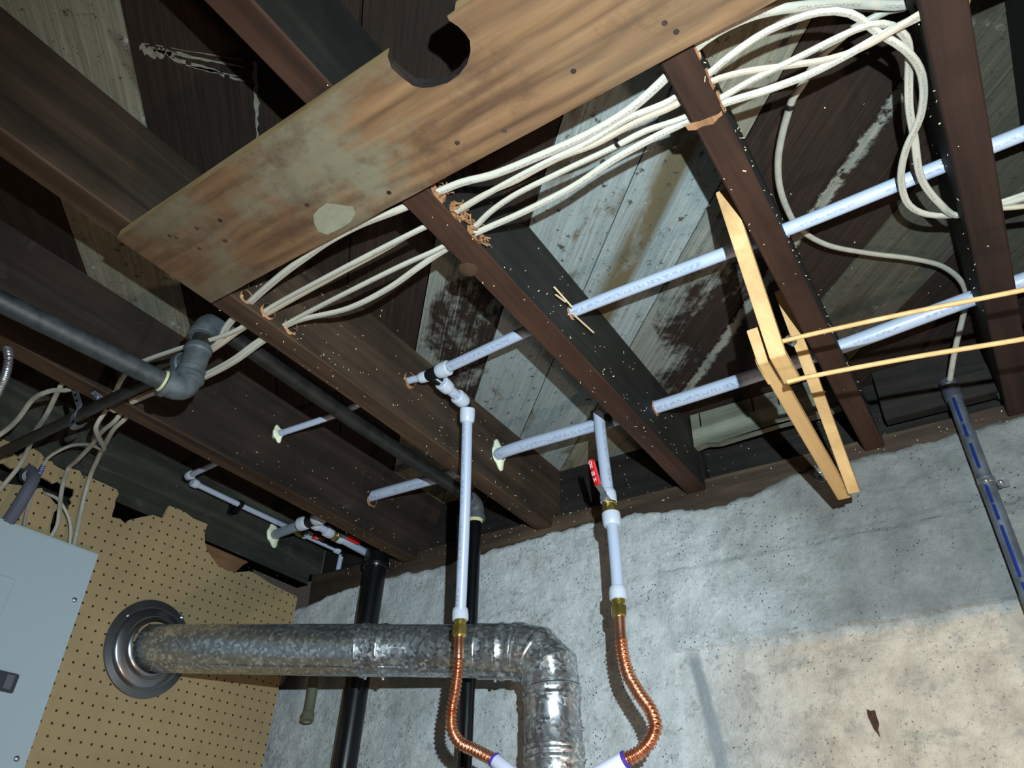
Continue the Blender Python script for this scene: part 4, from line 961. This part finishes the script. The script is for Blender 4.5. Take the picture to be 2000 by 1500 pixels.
def flexline(parent, brass0, brass1, ctrl, tail, r=.0142, seed=0):
    d = (brass1-brass0); bm = bmesh.new()
    lathe(bm, brass0, brass0+d*.42, [(0, .014), (.05, .0155), (.5, .0155), (.55, .013), (1, .013)], 24); lathe(bm, brass0+d*.38, brass0+d*.98, [(0, .017), (.06, .0185), (.9, .0185), (1, .0165)], 6); lathe(bm, brass0+d*.9, brass0+d*1.05, [(0, .015), (1, .0125)], 20)
    finish('brass_nut', bm, M['brass'], parent)
    bm = bmesh.new(); path = catmull(ctrl, .0011); L = sum((b-a).length for a, b in zip(path, path[1:]))
    def rd(i, s):
        if s < .045: return r*.80
        return r*(.87+.13*math.sin(s*2*math.pi/.0092)) if s > .055 else r*.82
    sweep(bm, path, r, 22, rad=rd, cap=True); finish('corrugated_tube', bm, M['copper'], parent)
    e = ctrl[-1]; td = (tail-e).normalized(); bm = bmesh.new(); lathe(bm, e-td*.004, e+td*.09, [(0, r*1.0), (.02, r*1.08), (1, r*1.06)], 22); tp_ = finish('label_wrap', bm, M['tape'], parent)
    bm = bmesh.new(); lathe(bm, e-td*.006, e+td*.002, [(0, r*1.02), (.2, r*1.14), (.8, r*1.14), (1, r*1.02)], 22); bar(bm, e+td*.004+toc(e)*r*1.08, e+td*.09+toc(e)*r*1.06, .004, .001, up=toc(e)); finish('violet_edge', bm, M['purple'], tp_)
fl1 = thing('copper_connector', PY(885, 1350, yl), 'left corrugated copper connector bending right towards the duct bottom', 'connector')
y_ = yb_
flexline(fl1, PY(899, 1208, y_), PY(897, 1243, y_), [PY(*p, y_+k) for *p, k in ((897, 1240, 0), (896, 1270, 0), (895, 1300, .004), (889, 1350, .015), (882, 1390, .022), (883, 1425, .026), (898, 1450, .03), (925, 1464, .034), (968, 1486, .038))], PY(1000, 1512, y_+.04))
# --- right drop with valve
yr_ = 1.555
rd_ = thing('pex_drop', PY(1175, 900, yr_), 'vertical milky white pipe on the right with valve above the right copper connector', 'water pipe')
T('pipe', [PY(1169, 806, yr_), PY(1177, 880, yr_), PY(1188, 966, yr_)], rA*1.12, M['pex'], rd_, seg=20, step=.03, face=(1.2, -.6, 0))
collar(rd_, PY(1189, 982, yr_), PY(1187, 958, yr_), .0205)
vt3 = thing('ball_valve', PY(1193, 990, yr_), 'brass valve with bright red lever standing up beside the right vertical pipe', 'valve')
bm = bmesh.new(); lathe(bm, PY(1189, 978, yr_), PY(1194, 1004, yr_), [(0, .014), (.1, .0185), (.3, .0185), (.35, .0165), (.55, .0165), (.6, .021), (.95, .021), (1, .016)], 8); finish('body', bm, M['brass'], vt3)
hp = PY(1180, 970, yr_-.03); bm = bmesh.new(); lathe(bm, hp+Vector((0, .03, 0)), hp-Vector((0, .006, .003)), [(0, .010), (.75, .010), (.8, .0105), (1, .0085)], 8); finish('stem_nut', bm, M['steel'], vt3)
lt3 = [(.22, .009, '%'), (.45, .010, 'E'), (.72, .008, '%'), (.86, .010, 'o')]
topg = PY(1162, 899, yr_-.055); handle(vt3, hp, (topg-hp), Vector((-.45, -1, -.3)), (topg-hp).length*1.02, .021, lt3)
collar(rd_, PY(1193, 1002, yr_), PY(1196, 1028, yr_), .0225)
T('pipe', [PY(1194, 1008, yr_), PY(1202, 1090, yr_), PY(1207, 1155, yr_)], rA*1.08, M['pex_plain'], rd_, seg=20, step=.03)
collar(rd_, PY(1208, 1172, yr_), PY(1206, 1146, yr_), .0205)
fl2 = thing('copper_connector', PY(1240, 1330, yr_), 'right corrugated copper connector bulging right then bending back down left', 'connector')
flexline(fl2, PY(1208, 1170, yr_), PY(1209, 1205, yr_), [PY(*p, yr_+k) for *p, k in ((1210, 1202, 0), (1212, 1235, 0), (1216, 1275, -.003), (1226, 1315, -.006), (1247, 1352, -.010), (1272, 1390, -.014), (1280, 1420, -.016), (1268, 1450, -.018), (1245, 1472, -.02), (1220, 1484, -.022))], PY(1180, 1506, yr_-.024), r=.0150)
# --- flanges
drop_flange((541, 848), -1.652+.045, .0100, 2.0, 'ivory flange on the dark joist under the iron pipe, its thin pipe passing left')
drop_flange((972, 889), -1.112, .0178, 1.9, 'ivory flange beside the long vertical white pipe, lower centre')
drop_flange((533, 1045), -2.175, .0178, 1.9, 'ivory flange on the far left joist above the torn pegboard')
e_ = PX(1840, 325, .136); bm = bmesh.new()
o = drop_flange((1840, 325), .136, .0140, 1.4, 'ivory flange seen edge on at the top right beside the cable loop')
for v in o.data.vertices: v.co.x = -v.co.x

# ================================================================ CABLES
zc = 1.018
def cable(lab, pts, mat='cable', r=.0072, flat=.62, group='cream cables', z=zc, tw=0.0, name='electrical_cable'):
    P_ = []
    for p in pts:
        if len(p) == 2: P_.append(PZ(*p, z))
        elif p[0] is None: P_.append(Vector(p[1:]))
        else: P_.append(PZ(p[0], p[1], p[2]))
    bm = bmesh.new(); sweep(bm, catmull(P_, .014), r, 12, flat, twist=tw); o = finish(name, bm, M[mat]); return tag(o, lab, 'cable', group)
N = None
JC = lambda i, dy=0, dz=0: (N, -.64, HOLES['c'][i][0]+dy, HOLES['c'][i][1]+dz)
JB = lambda i, dy=0, dz=0: (N, -1.14, HOLES['b'][i][0]+dy, HOLES['b'][i][1]+dz)
JD = lambda i, dy=0, dz=0: (N, -.162, HOLES['d'][i][0]+dy, HOLES['d'][i][1]+dz)
JE = lambda i, dy=0, dz=0: (N, .165, HOLES['e'][i][0]+dy, HOLES['e'][i][1]+dz)
JA = lambda dy=0, dz=0: (N, -1.73, JAY+dy, 1.022+dz)
cable('topmost cable of the bundle, its inked lettering visible right of the middle joist',
      [(N, .34, .80, 1.12), JE(0), (1768, 9, 1.112), (1700, 8, 1.10), (1650, 7, 1.085), (1560, 13, 1.055), (1470, 30, 1.03), (1400, 62), (1352, 98), (1300, 152), (1232, 212), (1160, 256), (1060, 302), (960, 342), (900, 357), (790, 405, 1.01), (700, 440, 1.01), (640, 472, 1.01), (600, 500, 1.012), (540, 545, 1.014), (446, 634, 1.014), (425, 672, 1.006), (382, 698, 1.008), (300, 735, 1.015), JA(.0, .012)], r=.0078, mat='cable')
cable('second cable of the bundle, swinging down in a wide loop left of the right joist',
      [(N, .34, 1.24, 1.07), (N, .165, 1.227, 1.064), (1868, 420, 1.07), (1812, 419, 1.07), (1775, 400, 1.07), (1760, 350, 1.07), (1770, 290, 1.06), (1797, 230, 1.05), (1804, 175, 1.04), (1795, 132, 1.03), (1765, 95, 1.02), (1712, 62, 1.02), (1660, 26), (1600, 24), (1500, 60), (1430, 106), (1379, 148), (1310, 196), (1225, 232), (1150, 278), (1065, 318), (985, 360), (935, 388), (888, 416), (820, 448, 1.01), (740, 488, 1.01), (640, 540, 1.012), (530, 600, 1.02), (466, 643, 1.004), (430, 658, 1.004), (340, 684, 1.01), (255, 720, 1.012), JA(-.008, 0)], mat='cable', r=.0062)
cable('tan cable twisting beside the second one between the two middle joists',
      [(N, .34, .755, 1.02), JE(1, -.003), (1792, 30, 1.01), (1740, 62, 1.01), (1680, 95), (1620, 115), (1540, 128), (1450, 141), (1383, 162), (1320, 205), (1240, 240), (1160, 283), (1100, 305), (1040, 335), (1010, 352), (950, 378), (890, 412), (822, 446, 1.02), (742, 492, 1.02), (640, 547, 1.02), (535, 606, 1.02), (462, 650, 1.010), (430, 674, 1.0), (384, 702, 1.0), (300, 738, 1.008), JA(.008, 0)], mat='cable_warm', r=.0056)
tickc = cable('ivory cable with a small black tick, third from the top right of the middle joist',
      [(N, .34, 1.245, 1.06), (N, .165, 1.228, 1.060), (1868, 421, 1.065), (1838, 400, 1.06), (1800, 350, 1.06), (1786, 270, 1.06), (1776, 210, 1.055), (1775, 150, 1.05), (1776, 110, 1.04), (1768, 72, 1.03), (1740, 50, 1.025), (1700, 48), (1640, 72), (1560, 112), (1470, 156), (1400, 196), (1336, 230), (1260, 256), (1200, 287), (1100, 334), (1000, 384), (955, 416), (924, 446), (865, 482, 1.01), (790, 516, 1.01), (700, 560, 1.012), (572, 626, 1.02), (502, 667, 1.010), (460, 698, 1.004), (420, 721, 1.004), (372, 743, 1.006), (300, 764, 1.012), JA(.0, -.012)], mat='cable', r=.0064)
cable('brightest white cable, lowest of the bundle right of the middle joist',
      [(N, .34, .762, 1.018), JE(1, .004, -.003), (1792, 34, 1.012), (1720, 70), (1660, 104), (1580, 145), (1500, 175), (1403, 206), (1340, 238), (1290, 262), (1200, 311), (1120, 364), (1020, 415), (928, 456), (865, 490, 1.015), (820, 520, 1.015), (760, 562, 1.015), (680, 602, 1.018), (572, 630, 1.02), (506, 672, 1.008), (462, 704, .998), (421, 727, .998), (374, 748, 1.0), (300, 768, 1.006), JA(.008, -.012)], mat='cable', r=.0066)
loopc = cable('long loose cable looping down from the top right into the wall conduit',
      [(N, .34, .80, 1.13), JE(0, .006, .010), (1766, 14, 1.122), (1736, 20, 1.122), (1700, 38, 1.12), (1660, 60, 1.12), (1630, 86, 1.12), (1600, 112, 1.13), (1568, 164, 1.145), (1550, 190, 1.15), (1538, 225, 1.16), (1528, 262, 1.165), (1520, 310, 1.17), (1522, 360, 1.17), (1536, 405, 1.17), (1560, 445, 1.17), (1612, 477, 1.17), (1700, 495, 1.18), (1780, 505, 1.18), (1840, 520, 1.18), (1876, 548, 1.175), (1888, 580, 1.17), (1880, 622, 1.16), (1866, 680, 1.13), (1855, 742, 1.095)], mat='cable_dim', r=.0064, flat=.8, group='cream cables')
cable('two-strand cable end leaving the right joist at the right edge', [(N, .17, 1.226, 1.068), (1964, 406, 1.02), (2030, 399, 1.02)], mat='cable_warm', r=.007, flat=.7)
# cables left of joist a, dropping to the panel
def pcable(lab, pts, mat='cable_dim', r=.0062):
    P_ = [PX(a, b, x) if x < -1.0 else PZ(a, b, x) for a, b, x in pts]
    if pts[0][2] > 0: P_[0] = P_[1]+Vector((.020, .0, max(.035, 1.035-P_[1].z)))
    bm = bmesh.new(); sweep(bm, catmull(P_, .012), r, 12, .75); return tag(finish('electrical_cable', bm, M[mat]), lab, 'cable', 'cables feeding the breaker panel')
pcable('cable arching from the hanger strap to the left edge', [(160, 758, .985), (138, 760, -1.74), (105, 762, -1.78), (85, 768, -1.8), (62, 782, -1.85), (38, 815, -1.9), (15, 838, -1.95), (-20, 862, -1.98)])
pcable('cable passing straight down behind the thin black pipe at far left', [(140, 745, 1.0), (118, 755, -1.76), (108, 775, -1.8), (92, 808, -1.85), (68, 845, -1.95), (48, 892, -2.05), (30, 920, -2.08), (5, 950, -2.1), (-15, 975, -2.1)])
pcable('rightmost cable entering the top of the breaker panel', [(265, 800, 1.0), (246, 816, -1.76), (226, 834, -1.8), (208, 862, -1.9), (190, 898, -2.02), (176, 930, -2.09), (166, 965, -2.11), (158, 1000, -2.12), (150, 1040, -2.12), (143, 1072, -2.12)])
pcable('cable crossing a torn edge and ending in the panel near its dark blade', [(250, 800, 1.0), (228, 818, -1.76), (200, 842, -1.84), (180, 868, -1.95), (150, 900, -2.06), (134, 915, -2.12), (124, 942, -2.11), (118, 975, -2.11), (116, 1000, -2.1), (112, 1026, -2.11), (98, 1052, -2.12)])
bluec = pcable('cable with blue marks curling round a hook of itself behind the grey elbow', [(192, 812, 1.0), (188, 832, -1.80), (192, 852, -1.84), (203, 874, -1.92), (202, 879, -1.94), (192, 874, -1.96), (170, 868, -2.0), (140, 870, -2.05), (112, 882, -2.08), (92, 896, -2.09), (82, 915, -2.1), (72, 938, -2.12), (60, 975, -2.13), (52, 1000, -2.13), (46, 1032, -2.12)])
pcable('short cable arching out of the torn hole into the panel', [(84, 962, -2.17), (96, 966, -2.14), (112, 974, -2.12), (124, 990, -2.11), (134, 1010, -2.11), (138, 1032, -2.115), (136, 1066, -2.12)], 'cable')
bm = bmesh.new(); a = PX(84, 910, -2.096); b = PX(76, 928, -2.11)
for t in (.0, .22, .45, .6, .85): q = a.lerp(b, t); lathe(bm, q-(b-a)*.05, q+(b-a)*.05, [(0, .0068), (1, .0068)], 10)
finish('blue_mark', bm, M['blue_ink'], bluec)
for cb_, p, q in ((tickc, (1203, 281), (1208, 278)), (loopc, (1543, 205), (1541, 211))):
    z_ = zc if cb_ is tickc else 1.152
    bm = bmesh.new(); lathe(bm, PZ(*p, z_), PZ(*q, z_), [(0, .0078), (1, .0078)], 12); finish('black_mark', bm, M['blackplastic'], cb_)
bm = bmesh.new(); pp = [(1338, 246), (1352, 240), (1366, 236), (1384, 230), (1400, 222), (1410, 216), (1410, 226), (1400, 233), (1392, 243), (1374, 246), (1360, 254), (1346, 252)]
prism(bm, [(PZ(*p, ZJ).x, PZ(*p, ZJ).y) for p in pp], lambda u, v, d: Vector((u+.002*random.uniform(-1, 1), v+.002*random.uniform(-1, 1), d)), ZJ-.0012, ZJ+.001)
tag(finish('chipped_patch', bm, M['raw'], JT['d'], smooth=False), 'pale chipped patch')
bm = bmesh.new(); c_ = PZ(915, 527, ZJ); lathe(bm, c_+Vector((0, 0, -.003)), c_+Vector((0, 0, .002)), [(0, .004), (.2, .013), (.5, .018), (1, .020)], 20)
tag(finish('knot', bm, M['joist_edge_brown'], JT['c']), 'bulging round knot')

# ================================================================ FOLDING WOODEN RACK
rk = thing('folding_rack', PX(1550, 740, -.2), 'pale new wooden folding rack with thin dowels hanging under the right joists', 'folding rack')
def PXx(px, py, x): r = ray(px, py); return r*(x/r.x)
def slat(pts, w, h):
    bm = bmesh.new(); n = len(pts); rg = []
    for i, p in enumerate(pts):
        a = (p-pts[i-1]).normalized() if i else (pts[1]-p).normalized(); b = (pts[i+1]-p).normalized() if i < n-1 else a
        d = (a+b).normalized(); sx_ = Vector((1, 0, 0)); up = sx_.cross(d).normalized()
        rg.append([bm.verts.new(p+sx_*u*w/2+up*v*h/2) for u, v in ((-1, -1), (1, -1), (1, 1), (-1, 1))])
    for a, b in zip(rg, rg[1:]):
        for k in range(4): bm.faces.new((a[k], a[(k+1) % 4], b[(k+1) % 4], b[k]))
    bm.faces.new(rg[0]); bm.faces.new(rg[-1]); bmesh.ops.recalc_face_normals(bm, faces=bm.faces)
    bmesh.ops.bevel(bm, geom=list(bm.edges), offset=.0014, segments=2, affect='EDGES')
    return finish('slat', bm, M['slat'], rk, smooth=False)
slat([PXx(1414, 372, -.2035), PXx(1519, 692, -.2035), PXx(1548, 743, -.2035)], .0275, .018)
slat([PXx(1474, 641, -.232), PXx(1495, 703, -.232), PXx(1648, 968, -.232)], .0275, .018)
slat([PXx(1524, 566, -.2035), PXx(1668, 960, -.2035)], .0235, .018)
sD0, sD1 = PXx(1566, 670, -.2035), PXx(1668, 960, -.2035)
for (a, b), x0_ in ((((1530, 666), (2000, 566)), -.19), (((1552, 742), (2000, 662)), -.19)):
    p = PXx(a[0], a[1], x0_); z0 = p.z; q = PZ(b[0], b[1], z0-.01); T('dowel', [p+Vector((-.012, 0, 0)), p, p.lerp(q, .5)+Vector((0, 0, .003)), q, q+(q-p)*.4], .0042, M['slat'], rk, seg=12, step=.03)
for t in (.13, .34):
    c = sD0.lerp(sD1, t); bm = bmesh.new(); dd_ = (sD1-sD0).normalized(); bar(bm, c-dd_*.0015, c+dd_*.0015, .0240, .0186, up=Vector((0, .3, 1))); finish('pencil_line', bm, simple('brown_line', (150, 106, 66), .8), rk, smooth=False)
bm = bmesh.new(); q = PXx(1482, 705, -.232); sweep(bm, catmull([PXx(1478, 690, -.245), PXx(1480, 706, -.246), PXx(1490, 726, -.246), PXx(1503, 748, -.245)], .004), .004, 10); finish('rounded_lath_end', bm, M['slat'], rk)
bm = bmesh.new(); q = PXx(1540, 672, -.19); lathe(bm, q+Vector((0, 0, .012)), q+Vector((.01, 0, -.002)), [(0, .008), (1, .007)], 10); finish('bolt', bm, M['steel'], rk)

# dried white marks on the subfloor, upper left
bm = bmesh.new()
for (xa, ya), (xb, yb), wd in (((272, 92), (340, 112), .030), ((300, 96), (478, 132), .010), ((330, 112), (480, 160), .014), ((276, 84), (475, 118), .004), ((350, 124), (470, 150), .006), ((498, 120), (503, 272), .012), ((300, 98), (345, 104), .016)):
    pa, pb = PZ(xa, ya, ZT-.0004), PZ(xb, yb, ZT-.0004); n = 14; d_ = pb-pa; sd_ = Vector((-d_.y, d_.x, 0)).normalized(); L_, R_ = [], []
    for i in range(n+1):
        t = i/n; wv = wd*(.25+.75*random.random())*(.4+math.sin(math.pi*min(1, t+.1))*.6)/2; c = pa.lerp(pb, t)+sd_*random.uniform(-.15, .15)*wd
        L_.append(bm.verts.new(c+sd_*wv)); R_.append(bm.verts.new(c-sd_*wv))
    for i in range(n):
        if random.random() < .9: bm.faces.new((L_[i], L_[i+1], R_[i+1], R_[i]))
tag(finish('plaster_marks', bm, simple('dried_lime', (112, 108, 94), .9, var=.3, vs=90), smooth=False), 'smeared whitish streaks dried on the dark subfloor, upper left', 'plaster marks', kind='stuff')
# ================================================================ SHAVINGS clinging to the wood
bm = bmesh.new()
def chip(p, n):
    n = n.normalized(); a, b = frame_for(n); th = random.random()*6.28; dvec = a*math.cos(th)+b*math.sin(th); L = random.uniform(.001, .0032)
    if random.random() < .10: L *= 2.5
    bar(bm, p+n*.0008, p+n*(.001+.003*random.random())+dvec*L, random.uniform(.0009, .0020), .0006, up=n)
def gauss_y(c, s): return random.gauss(c, s)
for key, cy, sy, cnt in (('c', .9, .25, 30), ('c', 1.13, .12, 22), ('c', 1.5, .14, 45), ('b', .8, .12, 45), ('b', 1.15, .2, 45), ('b', 1.55, .16, 60), ('d', .85, .15, 22), ('d', 1.15, .2, 26), ('d', 1.5, .12, 10), ('e', 1.1, .2, 25), ('a', 1.25, .2, 30), ('a', 1.6, .15, 40), ('z', 1.4, .2, 10)):
    x0, x1, sh = JO[key][:3]
    for _ in range(cnt):
        y = gauss_y(cy, sy); 
        if y > 1.86 or y < .3: continue
        if random.random() < .75:
            t = random.random()**1.6*.9
            if key == 'e': chip(Vector((x0+sh*t, y, ZJ+.01+t*.2)), Vector((-1, 0, 0)))
            else: chip(Vector((x1+sh*t*.95+.0005, y, ZJ+.006+t*.2)), Vector((1, 0, 0)))
        else:
            if .4 < y < .64 and x0 < .3: continue
            chip(Vector((random.uniform(x0, x1), y, ZJ-.0012)), Vector((0, 0, -1)))
for _ in range(140):
    x = random.uniform(-2.0, .2); chip(Vector((x, YW+.043, random.uniform(1.06, 1.2))), Vector((0, -1, 0)))
for _ in range(110):
    x = random.uniform(-2.0, .25); chip(Vector((x, YW-.004, random.uniform(.99, 1.035))), Vector((0, -1, -.1)))
for _ in range(60):
    x = random.uniform(-1.1, .1); chip(Vector((x, random.uniform(.65, 1.7), ZT-.001)), Vector((0, 0, -1)))
for a_, b_ in (((1082, 560), (1118, 600)), ((1118, 612), (1160, 650)), ((1085, 575), (1105, 590))):
    x = -.598 if a_[0] < 1200 else -.19
    bar(bm, PX(*a_, x), PX(*b_, x+.004), .0035, .001)
sv = finish('wood_shavings', bm, M['chip'], smooth=False); tag(sv, 'tiny pale drill shavings and flecks clinging to joists, boards and sill', 'wood shavings', kind='stuff')
# rust pocket in the wall
bm = bmesh.new(); q = PY(1705, 1405, YW-.014)
pp = [(1692, 1384), (1700, 1388), (1708, 1386), (1711, 1398), (1716, 1412), (1714, 1424), (1718, 1440), (1713, 1432), (1706, 1424), (1703, 1408), (1694, 1398)]
prism(bm, [(PY(*p, YW-.004).x, PY(*p, YW-.004).z) for p in pp], lambda u, v, d: Vector((u, YW+wall_y(u, v)-d, v)), -.01, .0022)
tag(finish('rust_scar', bm, simple('rust_brown', (62, 34, 20), .9, var=.5, vs=120), smooth=False), 'small rusty brown scar in the concrete, lower right', 'scar')
print('objects', len(bpy.data.objects))
